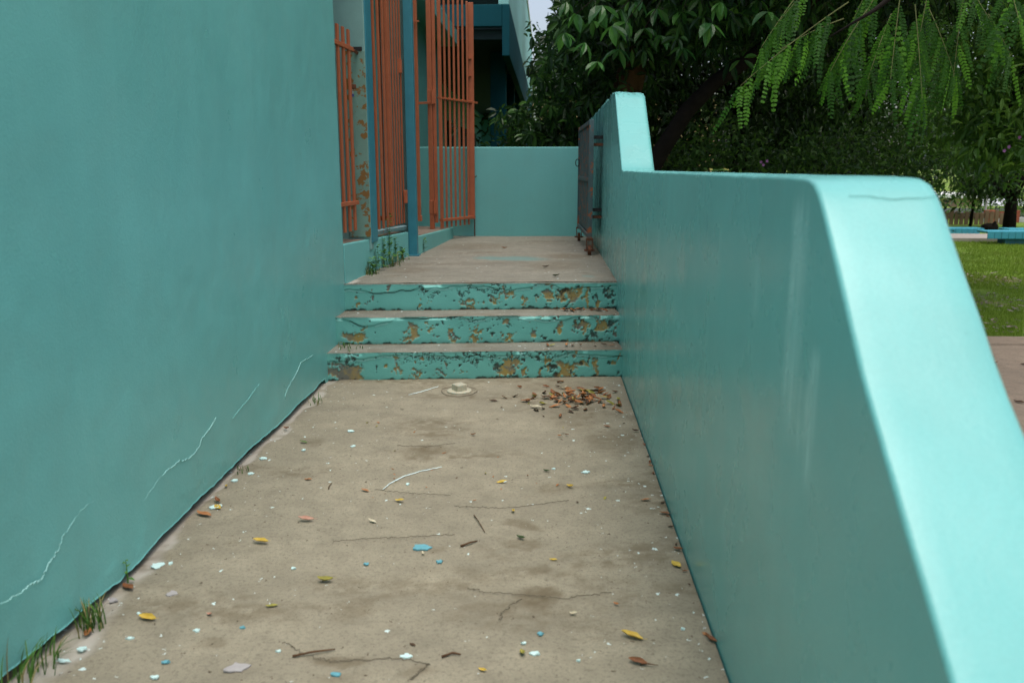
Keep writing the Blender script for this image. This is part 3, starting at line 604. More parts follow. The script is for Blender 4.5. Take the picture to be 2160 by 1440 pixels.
# 5: flaking wheeled gate folded against the tall wall
nb, fb = atz(1243, 538, UF), atz(1221, 508, UF); ztop = atY(1245, 252, nb[1])[2]; zlo = UF + .16
g = empty('wheeled_gate', (nb[0], nb[1], UF), 'flaking blue grey and orange steel gate on rusty wheels along the tall wall', 'gate')
def wp(t, z, o=0.0): return (nb[0] + (fb[0] - nb[0]) * t + o, nb[1] + (fb[1] - nb[1]) * t, z)
for t in (0, 1): MB().beam(wp(t, zlo), wp(t, ztop), .045, .045, up=(0, 1, 0)).build('stile', m_oldgate, g, bev=.003)
for z in (zlo + .02, ztop - .022, (zlo + ztop) / 2): MB().beam(wp(.01, z), wp(.99, z), .04, .04).build('rail', m_oldgate, g, bev=.003)
for i in range(9): t = .09 + .1 * i; MB().beam(wp(t, zlo + .04), wp(t, ztop - .04), .022, .022, up=(0, 1, 0)).build('bar', m_oldgate, g)
MB().beam(wp(.02, (zlo + ztop) / 2, -.004), wp(.98, (zlo + ztop) / 2, -.004), .008, ztop - zlo - .12, up=(0, 0, 1)).build('sheet_panel', m_oldgate, g)
for t in (0.0, 1.0):
    c_ = wp(t, UF + .047); fk = MB()
    for o in (-.028, .028): fk.box((c_[0] + o - .004, c_[1] - .022, UF + .035), (c_[0] + o + .004, c_[1] + .022, zlo))
    fk.box((c_[0] - .034, c_[1] - .024, zlo - .02), (c_[0] + .034, c_[1] + .024, zlo - .002)); wf = fk.build('wheel_fork', m_rust, g)
    MB().tube([(c_[0] - .016, c_[1], c_[2]), (c_[0] + .016, c_[1], c_[2])], .047, 20).build('wheel', m_rust, wf)
    MB().tube([(c_[0] - .05, c_[1], c_[2]), (c_[0] + .05, c_[1], c_[2])], .009, 8).build('axle', m_rust, wf)
for py in (298, 450):
    q = atY(1252, py, nb[1] + .1); MB().box((nb[0] + .022, nb[1] + .03, q[2] - .045), (RX - .001, nb[1] + .12, q[2] - .02)).build('wall_bracket', m_rust, g); MB().box((nb[0] + .022, nb[1] + .03, q[2] + .02), (RX - .001, nb[1] + .12, q[2] + .05)).build('wall_bracket', m_black, g)
MB().tube([(fb[0] - .03 + .022 * math.cos(t), fb[1] - .02, 1.46 + .04 * math.sin(t)) for t in np.linspace(0, 6.28, 14)], .006, 6).build('latch_ring', m_black, g)

# ================================================================== FAR TWO-STOREY BUILDING
FX = -.626
fb2 = empty('gallery_building', (FX - 2, 18, GZ), 'two storey teal building with dark open gallery beyond the end wall', 'building')
MB().box((FX - .12, 14.0, 3.17), (FX, 34, 3.95)).build('gallery_fascia', m_bblue, fb2, bev=.01)
MB().box((-6, 14.0, 3.62), (FX - .122, 14.14, 3.952)).build('front_beam', m_bblue, fb2, bev=.01)
MB().box((-6, 14.2, 3.45), (FX - .123, 34, 3.60)).build('gallery_soffit', m_dark, fb2)
MB().box((FX - .18, 14.02, 3.953), (FX - .012, 34, 6.1)).build('upper_wall', m_blteal, fb2, bev=.01)
MB().box((-6, 13.7, 6.1), (FX + .02, 34.4, 6.22)).build('roof_slab', m_white, fb2, bev=.01)
MB().box((-6, 16.5, 3.96), (FX - .19, 16.7, 6.09)).build('upper_back_wall', m_dark, fb2)
MB().box((-2.75, 14.3, GZ), (-2.6, 34, 3.44)).build('ground_floor_wall', m_dkteal, fb2)
MB().box((-6, 33.4, GZ), (-1.0, 33.6, 3.44)).build('ground_floor_wall', m_dkteal, fb2)
for k in range(5): MB().box((FX - .42, 15.6 + 3.8 * k, GZ), (FX - .14, 15.9 + 3.8 * k, 3.44)).build('column', m_bblue, fb2, bev=.01)
for k in range(5): MB().box((-2.598, 15.2 + 3.4 * k, .9), (-2.56, 16.9 + 3.4 * k, 2.6)).build('window', m_dark, fb2)
# flood lamp on the fascia's corner
fq = atX(1113, 150, FX + .06); fl = empty('floodlight', tuple(fq), 'small black floodlight fixed to the gallery building edge', 'floodlight')
Rf = Matrix.Rotation(rad(25), 3, 'Y') @ Matrix.Rotation(rad(20), 3, 'X')
MB().box((-.11, -.10, -.17), (.22, .12, .10), Rf, (fq[0] + .13, fq[1], fq[2])).build('housing', m_black, fl, bev=.02)
MB().box((-.09, -.125, -.15), (.20, -.10, .08), Rf, (fq[0] + .13, fq[1], fq[2])).build('glass', simple('lamp_glass', (.05, .05, .055), .2, .5), fl)
MB().tube([(FX - .02, fq[1], fq[2] + .25), (fq[0] + .06, fq[1], fq[2] + .22), (fq[0] + .1, fq[1], fq[2])], .02, 6).build('bracket', m_bblue, fl)

# far ochre building glimpsed through the leaves
ob = empty('ochre_building', (3, 46, GZ), 'ochre building with pale blue trim glimpsed beyond the trees', 'building')
MB().box((-1.6, 46, GZ), (9, 54, 5.2)).build('wall', m_cream, ob)
MB().box((-1.8, 45.8, 5.2), (9.2, 54.2, 5.5)).build('roof', m_white, ob)
MB().box((-1.7, 45.9, 2.3), (-.2, 45.99, 3.2)).build('balcony_panel', simple('pale_blue_paint', (.12, .40, .50)), ob)
MB().box((-1.3, 45.9, 3.4), (-.6, 45.98, 4.5)).build('window', simple('pale_window', (.45, .50, .45)), ob)
for k in range(4): MB().box((1 + 2 * k, 45.9, 1.2), (2.1 + 2 * k, 45.98, 2.6)).build('window', m_dark, ob)

# ================================================================== TREES
def leaves(name, pos, dirs, up, length, width, mat, parent, lod=1, droop=.18, fold=.25):
    n = len(pos); d = dirs / (np.linalg.norm(dirs, axis=1)[:, None] + 1e-9)
    s = np.cross(d, up); s /= (np.linalg.norm(s, axis=1)[:, None] + 1e-9); nn = np.cross(s, d)
    L = length[:, None]; W = width[:, None]; dn = np.array([0, 0, -1.0])[None]
    if lod == 0:
        V = np.stack([pos, pos + d * L * .45 + s * W * .5 + nn * W * fold, pos + d * L + dn * L * droop, pos + d * L * .45 - s * W * .5 + nn * W * fold], 1); F = np.array([[0, 1, 2], [0, 2, 3]])
    else:
        def pt(t, k, dr): return pos + d * L * t + s * W * .5 * k + nn * W * abs(k) * fold + dn * L * droop * dr
        V = np.stack([pos, pt(.25, .75, .05), pt(.25, -.75, .05), pt(.55, 1, .3), pt(.55, 0, .3), pt(.55, -1, .3), pt(.82, .6, .65), pt(.82, -.6, .65), pt(1, 0, 1)], 1)
        F = np.array([[0, 1, 4], [0, 4, 2], [1, 3, 4], [2, 4, 5], [3, 6, 4], [4, 7, 5], [4, 6, 8], [4, 8, 7]])
    k = V.shape[1]; FF = (F[None] + (np.arange(n) * k)[:, None, None]).reshape(-1, 3)
    return link(name, np_mesh(name, V.reshape(-1, 3), FF, mat, False), parent)
def rdir(n): v = rng.normal(size=(n, 3)); return v / np.linalg.norm(v, axis=1)[:, None]
def in_ell(c, r, n, shell=.0):
    v = rdir(n); q = rng.random(n) ** (1 / 3); q = shell + (1 - shell) * q; return np.array(c) + v * q[:, None] * np.array(r), v
def bark(name, c): return simple(name, c, .95, .1, .35, 9, .9)
m_bark = bark('dark_brown_bark', (.014, .011, .009)); m_bark2 = bark('reddish_brown_bark', (.11, .062, .035))
m_lf_dark = leaf_mat('dark_green_foliage', (.008, .024, .007), (.020, .052, .012), (.055, .12, .020), .22, spec=.25)
m_lf_mid = leaf_mat('mid_green_foliage', (.018, .050, .012), (.045, .115, .022), (.12, .25, .035), .30)
m_lf_glos = leaf_mat('glossy_palmate_foliage', (.008, .026, .008), (.020, .062, .014), (.065, .16, .028), .26, rough=.38, spec=.25)
m_lf_bright = leaf_mat('bright_green_foliage', (.035, .095, .018), (.085, .20, .032), (.20, .36, .06), .40)
m_lf_far = leaf_mat('far_green_foliage', (.02, .05, .014), (.05, .105, .025), (.10, .18, .045), .25)
m_lf_fern = leaf_mat('feathery_leaflet_green', (.014, .055, .007), (.032, .115, .011), (.10, .26, .018), .45, rough=.55, spec=.2, by='object')
m_rach = simple('green_brown_leaf_stalk', (.10, .11, .03), .7, .3)

def tree(name, label, base, trunk, crowns, mat, bm_=None, leafL=(.10, .16), aspect=.38, dens=900, per=16, lod=0, palm=False, spread=.32, droop=.25, limbs=7, group=None, cl_shell=.25, bright=None, gap=None):
    t = empty(name, base, label, 'tree', group)
    tb = MB(); pts = [Vector(p) for p, r in trunk]; tb.tube(pts, [r for p, r in trunk], 10)
    cen = []
    for (c, r, wgt) in crowns:
        q, _ = in_ell(c, r, int(dens * wgt), cl_shell); cen.append(q)
    cen = np.concatenate(cen)
    if gap is not None: cen = cen[gap(cen)]
    for k in rng.choice(len(cen), min(limbs * 3, len(cen)), replace=False):
        e = Vector(cen[k]); s_ = pts[max(1, len(pts) - 1 - random.randint(0, 1))]; mid_ = s_.lerp(e, .5) + Vector((random.uniform(-.3, .3), random.uniform(-.3, .3), random.uniform(-.1, .35)))
        tb.tube([s_, s_.lerp(mid_, .55) + Vector((0, 0, .08)), mid_, mid_.lerp(e, .55), e], [trunk[-1][1] * .55, trunk[-1][1] * .42, trunk[-1][1] * .3, trunk[-1][1] * .18, .008], 5)
    tb.build('trunk', bm_ or m_bark, t, smooth=True)
    if palm:
        pos, dr, up = [], [], []
        m_ = len(cen); ax = rdir(m_); ax[:, 2] = -abs(ax[:, 2]) * .5 - .25; ax /= np.linalg.norm(ax, axis=1)[:, None]
        ref = np.cross(ax, rdir(m_)); ref /= np.linalg.norm(ref, axis=1)[:, None]; r2 = np.cross(ax, ref)
        for rep in range(max(1, per // 5)):
            o = rng.normal(size=(m_, 3)) * spread; ph = rng.random(m_) * 6.28
            for k in range(5):
                a = ph + k * 6.283 / 5 * .8; v = ref * np.cos(a)[:, None] + r2 * np.sin(a)[:, None]; v = v * .85 + ax * .55
                pos.append(cen + o + v * .03); dr.append(v); up.append(-ax)
        pos, dr, up = map(np.concatenate, (pos, dr, up))
    else:
        pos = np.repeat(cen, per, 0) + rng.normal(size=(len(cen) * per, 3)) * spread * np.array([1, 1, .75]); dr = rdir(len(pos)); dr[:, 2] -= .35; up = rdir(len(pos)) * .7 + np.array([0, 0, 1.0])
    if gap is not None: k = gap(pos); pos, dr, up = pos[k], dr[k], up[k]
    L = rng.uniform(*leafL, len(pos)); cr = leaves('crown', pos, dr, up, L, L * aspect * rng.uniform(.8, 1.2, len(pos)), mat, t, lod, droop); cr['kind'] = 'stuff'
    return t, cen

# the gap of open sky beside the gallery building is kept clear of twigs
gapf = lambda p: ~((p[:, 0] / p[:, 1] < -.017 + .008 * np.sin(p[:, 2] * 7)) & ((p[:, 2] - 1.4) / p[:, 1] > .066 + .012 * np.sin(p[:, 0] * 8))) & ~((p[:, 0] / p[:, 1] < .009 + .012 * np.sin(p[:, 2] * 9)) & ((p[:, 2] - 1.4) / p[:, 1] > .160 + .01 * np.sin(p[:, 0] * 11)))
T2, cen2 = tree('broadleaf_tree', 'big tree with glossy hand shaped leaves and brown trunk behind the tall wall', (1.15, 12.6, GZ),
     [((1.15, 12.6, GZ - .1), .30), ((1.08, 12.55, 1.0), .25), ((1.12, 12.5, 2.4), .22), ((1.35, 12.4, 3.6), .18), ((1.8, 12.2, 4.8), .12)],
     [((3.2, 11.6, 5.6), (2.9, 2.9, 2.7), 1.5), ((1.15, 11.8, 3.75), (1.0, 1.2, .75), .45), ((.25, 12.9, 2.55), (1.15, 1.1, .95), .5), ((1.9, 10.2, 3.75), (1.3, .9, .75), .35), ((3.2, 8.8, 4.9), (2.0, 1.7, 1.1), .6)], m_lf_glos, m_bark2, leafL=(.10, .19), aspect=.38, dens=640, per=15, lod=1, palm=True, spread=.24, gap=gapf)  # last crown lobe is added overhead, out of frame, to shade what lies below
# large leaves of that tree that hang nearest, one by one
LV = []
for k in range(3):
    n0 = 1; p = np.zeros((1, 3)); me = None
    o = leaves('leaf', p, np.array([[0, 1.0, 0]]), np.array([[0, 0, 1.0]]), np.array([.22]), np.array([.070 + .012 * k]), leaf_mat('broad_leaf_green_%s' % 'abc'[k], (.03, .10, .03), (.05, .17, .035), (.10, .27, .045), .38, rough=.3, by='object'), None, 1, .12 + .12 * k)
    LV.append(o.data); bpy.data.objects.remove(o)
hang = [(1215, 30), (1270, 12), (1310, 20), (1345, 5), (1385, 18), (1410, 5), (1440, 25), (1290, 55), (1320, 48), (1250, 45), (1360, 60), (1395, 75), (1480, 8), (1520, 5), (1575, 12), (1620, 25), (1600, 0), (1195, 5), (1190, 70), (1235, 90), (1305, 105), (1440, 100), (1260, 130), (1500, 50)]
for (px, py) in hang:
    c_ = atY(px, py, random.uniform(8.3, 10.6)); base_a = random.uniform(0, 6.28)
    for k in range(5):
        o = bpy.data.objects.new('leaf', LV[random.randrange(3)]); COL.objects.link(o); o.parent = T2; o.location = Vector(c_) - T2.location
        o.rotation_euler = (rad(random.uniform(-60, -15)), rad(random.uniform(-25, 25)), base_a + k * 1.1 + random.uniform(-.2, .2)); o.scale = [random.uniform(.6, 1.2)] * 3
for (px, py) in hang[:16:2]:
    c_ = Vector(atY(px, py, 9.1)); MB().tube([Vector((2.2, 11.4, 4.9)), Vector((2.0, 10.3, 4.5)).lerp(c_, .5), c_], [.02, .010, .003], 5).build('twig', m_bark, T2)

tree('leaning_tree', 'dark leaning tree trunk rising behind the low ramp wall', (.75, 11.2, GZ),
     [((.70, 11.2, GZ - .1), .18), ((1.0, 11.1, .6), .14), ((1.30, 10.9, 1.35), .115), ((1.44, 10.85, 1.62), .11), ((1.72, 10.7, 2.1), .10), ((2.02, 10.6, 2.42), .092), ((2.5, 10.4, 2.75), .085), ((3.1, 10.2, 3.4), .075), ((3.8, 10.0, 4.3), .06)],
     [((4.6, 9.8, 4.9), (2.6, 2.2, 1.7), 1.0), ((3.6, 11.5, 3.6), (1.8, 1.2, 1.0), .5)], m_lf_dark, leafL=(.09, .15), dens=420, per=18, lod=0, spread=.30)
# dense trees that close the view behind the wall
BT = [('shady tree with low crown straight behind the tall wall', (.9, 17.5), (2.1, 2.0, 2.6), 2.6, m_lf_dark), ('shady tree with low crown right of the leaning trunk', (3.6, 16.2), (2.3, 2.0, 2.7), 2.7, m_lf_dark), ('shady tree behind the middle of the low ramp wall', (6.2, 17.2), (2.3, 2.0, 2.6), 2.9, m_lf_mid),
      ('tall dim tree between the shady trees, farther back', (2.2, 22.5), (3.2, 2.5, 4.2), 4.6, m_lf_far), ('tall dim tree farthest back over the low wall', (6.8, 23.5), (3.4, 2.6, 4.2), 4.9, m_lf_far)]
for lb, (x, y), r, cz, mt in BT:
    tree('shade_tree', lb, (x, y, GZ), [((x, y, GZ - .1), .2), ((x + .1, y, 1.0), .16), ((x - .05, y + .1, 2.2), .13), ((x + .1, y, cz), .08)], [((x, y, cz), r, 1.0), ((x + .8, y - .6, cz + 1.8), (r[0] * .8, r[1] * .8, r[2] * .6), .4)], mt, leafL=(.11, .19), dens=560, per=22, lod=0, spread=.34, group='trees behind the ramp wall', gap=gapf)
# light green tree at the right with a few mauve flowers
T4, c4 = tree('flowering_tree', 'light green leafy tree at far right with few mauve flowers', (7.6, 11.8, GZ), [((7.6, 11.8, GZ - .1), .17), ((7.5, 11.8, 1.2), .13), ((7.2, 11.7, 2.4), .10), ((6.7, 11.6, 3.3), .07)],
     [((5.95, 11.4, 2.7), (.62, 1.0, 1.25), .5), ((6.6, 11.6, 3.3), (.9, 1.2, 1.5), .5), ((5.75, 11.0, 1.9), (.35, .5, .55), .15)], m_lf_bright, leafL=(.10, .17), aspect=.42, dens=330, per=15, lod=1, spread=.24)
m_flow = simple('mauve_petals', (.42, .17, .42), .7, .2, .2, 30)
def flower(c_, parent, s_=.05):
    fm = MB()
    for k in range(5):
        a = k * 1.2566; u = Vector((math.cos(a), -.35, math.sin(a))); v = Vector((-math.sin(a), 0, math.cos(a)))
        fm.add([c_, c_ + u * s_ * .6 + v * s_ * .45, c_ + u * s_ * 1.15, c_ + u * s_ * .6 - v * s_ * .45], [(0, 1, 2, 3)])
    fm.build('flower', m_flow, parent)
for (px, py, yy) in ((2128, 310, 10.6), (2118, 318, 10.6), (2150, 290, 10.7)): flower(Vector(atY(px, py, yy)), T4, .022)
# flowering shrub between the wall and the shade trees
def shrub(x, y, r, lb, mt, flowers=()):
    t = empty('shrub', (x, y, GZ), lb, 'shrub', 'shrubs behind the ramp wall'); st_ = MB()
    for k in range(6): a = k * 1.05; st_.tube([(x, y, GZ - .05), (x + .25 * r * math.cos(a), y + .25 * r * math.sin(a), GZ + .6), (x + .7 * r * math.cos(a), y + .7 * r * math.sin(a), GZ + 1.5)], [.03, .022, .008], 5)
    st_.build('stems', m_bark, t); q, _ = in_ell((x, y, GZ + 1.15), (r, r, 1.25), 300, .3); pos = np.repeat(q, 16, 0) + rng.normal(size=(len(q) * 16, 3)) * .18
    L = rng.uniform(.07, .13, len(pos)); f_ = leaves('foliage', pos, rdir(len(pos)), rdir(len(pos)) + np.array([0, 0, 1.]), L, L * .45, mt, t, 0); f_['kind'] = 'stuff'
    for fpx in flowers: flower(Vector(fpx), t, .02)
shrub(2.5, 12.8, 1.1, 'dark shrub with mauve blossoms just above the low ramp wall', m_lf_mid, [atY(1610, 348, 11.6), atY(1618, 340, 11.6), atY(1605, 342, 11.7)])
shrub(4.3, 12.6, 1.2, 'green shrub right of the one with mauve blossoms', m_lf_mid); shrub(5.3, 14.2, 1.1, 'shrub nearest the rounded corner of the low wall', m_lf_dark); shrub(-.2, 13.2, .9, 'dark glossy shrub rising behind the end wall', m_lf_dark)

# feathery tree at the right: twice-divided leaves hang into view, each pinna one piece
def pinna_mesh(name, L, n, wl):
    V, F = [], []; cv = random.uniform(.05, .34); sw_ = random.uniform(-.10, .10); R0 = random.uniform(.85, 1.1)
    for i in range(n):
        t = (i + .6) / n; y = L * t; z = -L * cv * t * t; ox = L * sw_ * t * t; s_ = wl * R0 * (1 - .3 * abs(2 * t - .9)) * random.uniform(.8, 1.1); h = L / n * .35
        for sg in (-1, 1):
            b = len(V); ang = random.uniform(.45, .78) if i < n - 1 else 1.1
            if random.random() < .06: continue
            dx, dy = math.cos(ang) * sg, math.sin(ang); rx, ry = -dy * sg, dx * sg; tip = -.18 * s_ + random.uniform(-.003, .003)
            for (u, v_) in ((.02, 0), (.2, .9), (.6, 1.0), (.92, .7), (1, 0), (.92, -.7), (.6, -1.0), (.2, -.9)): V.append((ox + dx * u * s_ + rx * v_ * h, y + dy * u * s_ + ry * v_ * h, z + tip * u * u + .002 * abs(v_)))
            F.append(tuple(range(b, b + 8)))
    for i in range(6):
        b = len(V)
        for t in (i / 6, (i + 1) / 6): y = L * t; z = -L * cv * t * t - .001; ox = L * sw_ * t * t; V += [(ox - .0011, y, z), (ox + .0011, y, z)]
        F.append((b, b + 1, b + 3, b + 2))
    me = bpy.data.meshes.new(name); me.from_pydata(V, [], F); me.materials.append(m_lf_fern); return me
PM = [*[pinna_mesh('pinna', random.uniform(.19, .33), random.randint(10, 14), random.uniform(.026, .033)) for _ in range(9)]]
T1 = empty('feathery_tree', (4.7, 4.3, GZ), 'tree with feathery twice divided leaves hanging in at upper right', 'tree')
tb = MB(); tb.tube([(4.9, 4.2, GZ - .1), (4.8, 4.25, 1.0), (4.6, 4.4, 2.2), (4.1, 4.6, 3.1)], [.2, .16, .13, .10], 10)
limbs = [[(4.1, 4.6, 3.1), (3.2, 4.6, 3.05), (2.4, 4.5, 2.75), (1.85, 4.42, 2.36), (1.60, 4.4, 2.16), (1.36, 4.36, 2.02)], [(4.1, 4.6, 3.1), (3.3, 4.8, 3.2), (2.7, 4.75, 2.95), (2.2, 4.65, 2.6), (1.95, 4.6, 2.35)], [(4.1, 4.6, 3.1), (3.6, 4.5, 3.0), (3.0, 4.45, 2.7), (2.75, 4.4, 2.45)], [(4.1, 4.6, 3.1), (3.9, 4.2, 3.9), (3.2, 3.6, 4.5)], [(4.1, 4.6, 3.1), (3.2, 5.3, 4.0), (2.4, 5.6, 4.6)]]
for lm in limbs: tb.tube(lm, list(np.linspace(.045, .0025, len(lm))), 6)
tb.build('trunk', m_bark, T1, smooth=True)
def bipinnate(root, d, L, n, droop=.5, pinL=1.0, hangdown=.6):
    """rachis from root along d, pairs of pinnae hanging from it"""
    root, d = Vector(root), Vector(d).normalized(); P = []
    for k in range(9): t = k / 8; P.append(root + d * L * t + Vector((0, 0, -1)) * L * droop * t * t)
    ra = MB().tube(P, list(np.linspace(.0032, .0012, 9)), 5).build('leaf_stalk', m_rach, T1)
    base = Vector(T1.location) + Vector(ra.location)
    for k in range(n):
        t = .18 + .82 * k / (n - 1); i = min(7, int(t * 8)); p = P[i].lerp(P[i + 1], t * 8 - i); tang = (P[i + 1] - P[i]).normalized(); side = tang.cross(Vector((0, 0, 1))).normalized()
        for sg in (-1, 1):
            if random.random() < .05: continue
            pd = (side * sg * random.uniform(.35, .75) + tang * .45 + Vector((0, 0, -1)) * hangdown * random.uniform(.7, 1.4)).normalized()
            o = bpy.data.objects.new('pinna', PM[random.randrange(9)]); COL.objects.link(o); o.parent = ra; o.location = p - base
            zax = (Vector((0, -.75, .55)) + Vector([random.uniform(-.65, .65) for _ in range(3)])); xax = pd.cross(zax).normalized(); zax = xax.cross(pd)
            o.rotation_euler = Matrix((xax, pd, zax)).transposed().to_euler(); sc = pinL * random.uniform(.7, 1.12) * (1 - .35 * abs(t - .55)); o.scale = (sc, sc, sc)
def F_(px, py, Y): return tuple(atY(px, py, Y))
for (r_, e_, n_, dr_, pl_, hd) in [
    (F_(1790, 5, 4.4), F_(1570, 165, 4.3), 10, .10, .9, .9), (F_(1780, 40, 4.5), F_(1650, 95, 4.35), 7, .12, .95, 1.5), (F_(1830, 20, 4.45), F_(1760, 130, 4.4), 7, .2, .9, 1.4), (F_(1720, -40, 4.5), F_(1650, 35, 4.5), 6, .1, .7, .8),
    (F_(1900, -20, 4.5), F_(1880, 150, 4.35), 8, .1, .9, 1.3), (F_(1930, 10, 4.5), F_(1945, 190, 4.35), 8, .1, .95, 1.5), (F_(1960, 20, 4.7), F_(2010, 140, 4.6), 7, .15, .9, 1.3), (F_(1880, 30, 4.8), F_(1835, 150, 4.7), 7, .15, .85, 1.2),
    (F_(2020, -60, 4.6), F_(2090, 40, 4.4), 8, .1, .8, .9), (F_(2085, 30, 4.7), F_(2130, 110, 4.6), 8, .1, .9, .9), (F_(1690, -20, 4.9), F_(1610, 90, 4.8), 8, .1, 1.0, 1.2), (F_(2120, -60, 4.4), F_(2150, 40, 4.2), 8, .1, .9, .9), (F_(2160, -20, 4.8), F_(2190, 80, 4.7), 7, .1, .8, .9), (F_(1850, -60, 4.9), F_(1800, 40, 4.9), 7, .1, .9, 1.0), (F_(1860, -30, 5.4), F_(1780, 110, 5.3), 8, .1, 1.1, 1.3), (F_(1960, -30, 5.4), F_(1930, 130, 5.3), 8, .1, 1.1, 1.3), (F_(2030, 0, 5.5), F_(2010, 170, 5.4), 8, .1, 1.1, 1.3)]:
    d_ = np.array(e_) - np.array(r_); bipinnate(r_, d_ + np.array([0, 0, dr_ * np.linalg.norm(d_) * .6]), float(np.linalg.norm(d_)), n_, dr_, pl_, hd)
# the rest of its crown, overhead and out of the frame
q, _ = in_ell((4.3, 5.6, 4.3), (1.5, 2.0, 1.0), 260, .2); pos = np.repeat(q, 60, 0) + rng.normal(size=(len(q) * 60, 3)) * np.array([.22, .22, .12]); q2 = pos[:, 2] > 2.4 + .20 * pos[:, 1]; pos = pos[q2]
L = rng.uniform(.05, .09, len(pos)); cr = leaves('crown', pos, rdir(len(pos)), rdir(len(pos)) * .6 + np.array([0, 0, 1.]), L, L * .4, m_lf_mid, T1, 0); cr['kind'] = 'stuff'

# small dark tree on the lawn, thin weeping tree behind, trees beyond the street
px_, py_ = atz(2128, 485, GZ)[:2]
tree('lawn_tree', 'small dark rounded tree with straight trunk on the lawn behind the benches', (px_, py_, GZ), [((px_, py_, GZ - .1), .19), ((px_ - .02, py_, .4), .15), ((px_, py_, 1.2), .12)], [((px_ + .1, py_, 1.75), (1.75, 1.5, 1.35), .6)], m_lf_dark, leafL=(.10, .17), dens=420, per=18, lod=0, spread=.24, droop=.1, limbs=5)
px_, py_ = atz(2046, 478, GZ)[:2]
tree('weeping_tree', 'thin drooping tree in front of the slat fence', (px_, py_, GZ), [((px_, py_, GZ - .1), .05), ((px_ + .05, py_, .8), .04), ((px_, py_, 1.8), .03)], [((px_ + .1, py_, 1.3), (.75, .6, .75), .5)], m_lf_far, leafL=(.12, .2), aspect=.2, dens=260, per=14, lod=0, spread=.2, droop=.8, limbs=3)
for k, (x, y, lb) in enumerate([(18, 62, 'distant tree above the pinkish house'), (30, 60, 'distant tree right of the white roof, across the street'), (42, 66, 'distant tree at the far right edge, across the street'), (-6, 70, 'distant tree past the gallery building'), (8, 68, 'distant tree beyond the ochre building')]):
    tree('distant_tree', lb, (x, y, GZ), [((x, y, GZ), .35), ((x, y, 3), .25), ((x, y, 5), .15)], [((x, y, 5.2), (5.2, 4, 3.6), .8)], m_lf_far, leafL=(.4, .7), aspect=.5, dens=330, per=16, lod=0, spread=.7, group='trees across the street')

# grass blades and dead leaves on the part of the lawn in view
def lawn_blades(n):
    y = 8.7 + 12 * rng.random(n) ** 1.5; x = y * (.40 + .17 * rng.random(n)); keep = fbm(x * .9, y * .9, 4, 55) + .25 * fbm(x * 5, y * 5, 2, 56) < .66 + .3 * rng.random(n); x, y = x[keep], y[keep]; n = len(x)
    a = rng.random(n) * 6.283; h = rng.uniform(.006, .026, n) * (1 + .5 * (y > 12)); l = rng.uniform(-.6, .6, (n, 2)) * h[:, None]; w_ = .003 + .0004 * y
    P = np.stack([x, y, np.full(n, GZ - .02)], 1); sx_ = np.stack([np.cos(a), np.sin(a), 0 * a], 1) * w_[:, None]
    V = np.stack([P - sx_, P + sx_, P + np.concatenate([l, (h + .03)[:, None]], 1)], 1).reshape(-1, 3)
    return V, np.arange(3 * n).reshape(-1, 3)
m_blade = leaf_mat('lawn_blade_green', (.13, .22, .02), (.23, .35, .035), (.33, .44, .08), .3, rough=.6, spec=.2)
o = link('lawn_grass', np_mesh('lawn_grass', *lawn_blades(60000), m_blade)); tag(o, 'short bright grass of the lawn right of the sloped wall end', 'grass', kind='stuff')
def litter(n):
    y = 8.75 + 5.5 * rng.random(n); x = y * (.40 + .20 * rng.random(n)); kk = fbm(x * 1.3, y * 1.3, 3, 91) > .48; x, y = x[kk], y[kk]; n = len(x); a = rng.random(n) * 6.283; s_ = rng.uniform(.012, .04, n)
    u = np.stack([np.cos(a), np.sin(a), rng.uniform(-.3, .3, n)], 1) * s_[:, None]; v = np.stack([-np.sin(a), np.cos(a), rng.uniform(-.3, .3, n)], 1) * s_[:, None] * .5; P = np.stack([x, y, np.full(n, GZ + .045)], 1)
    return np.stack([P - u, P - v, P + u, P + v], 1).reshape(-1, 3), np.arange(4 * n).reshape(-1, 4)
o = link('leaf_litter', np_mesh('leaf_litter', *litter(1600), leaf_mat('dead_leaf_litter', (.07, .045, .025), (.15, .105, .065), (.27, .22, .16), .1))); tag(o, 'dead leaf litter strewn over the lawn near the pavement', 'leaf litter', kind='stuff')

# ================================================================== BENCHES, FENCE, HOUSE ON THE RIGHT
m_bt = simple('bench_turquoise_slat_paint', (.05, .30, .38), .6, .3, .15, 6, .2)
m_bt2 = simple('bench_dark_teal_base_paint', (.035, .14, .17), .7, .3, .2, 6, .2)
def bench(lb, x0, x1, y, z0, z1, legs, yaw=0.0):
    b = empty('bench', ((x0 + x1) / 2, y, GZ), lb, 'bench', 'turquoise benches on the lawn'); b.rotation_euler.z = yaw
    hx = (x1 - x0) / 2
    for k in range(4): o = MB().box((-hx, -.24 + .125 * k, z1 - .05 - GZ), (hx, -.125 + .125 * k, z1 - GZ)).mesh('seat_plank', m_bt, .008); o = link('seat_plank', o, b, (0, 0, 0))
    nslat = int(2 * hx / .16)
    for k in range(nslat): o = MB().box((-hx + k * .16 + .004, -.268, z0 - GZ), (-hx + (k + 1) * .16 - .004, -.246, z1 - .004 - GZ)).mesh('edge_slat', m_bt, .004); link('edge_slat', o, b, (0, 0, 0))
    for l0, l1 in legs: o = MB().box((l0, -.17, -.03), (l1, .17, z1 - .05 - GZ)).mesh('leg', m_bt2, .01); link('leg', o, b, (0, 0, 0))
bz = [atY(2072, 485, 20.2), atY(2072, 503, 20.2)]
bench('nearest turquoise bench on the lawn, broad dark leg in view', bz[0][0], bz[0][0] + 2.4, 20.2, bz[1][2] + .015, bz[0][2] - .015, [(-.74, -.24), (.45, .95)])
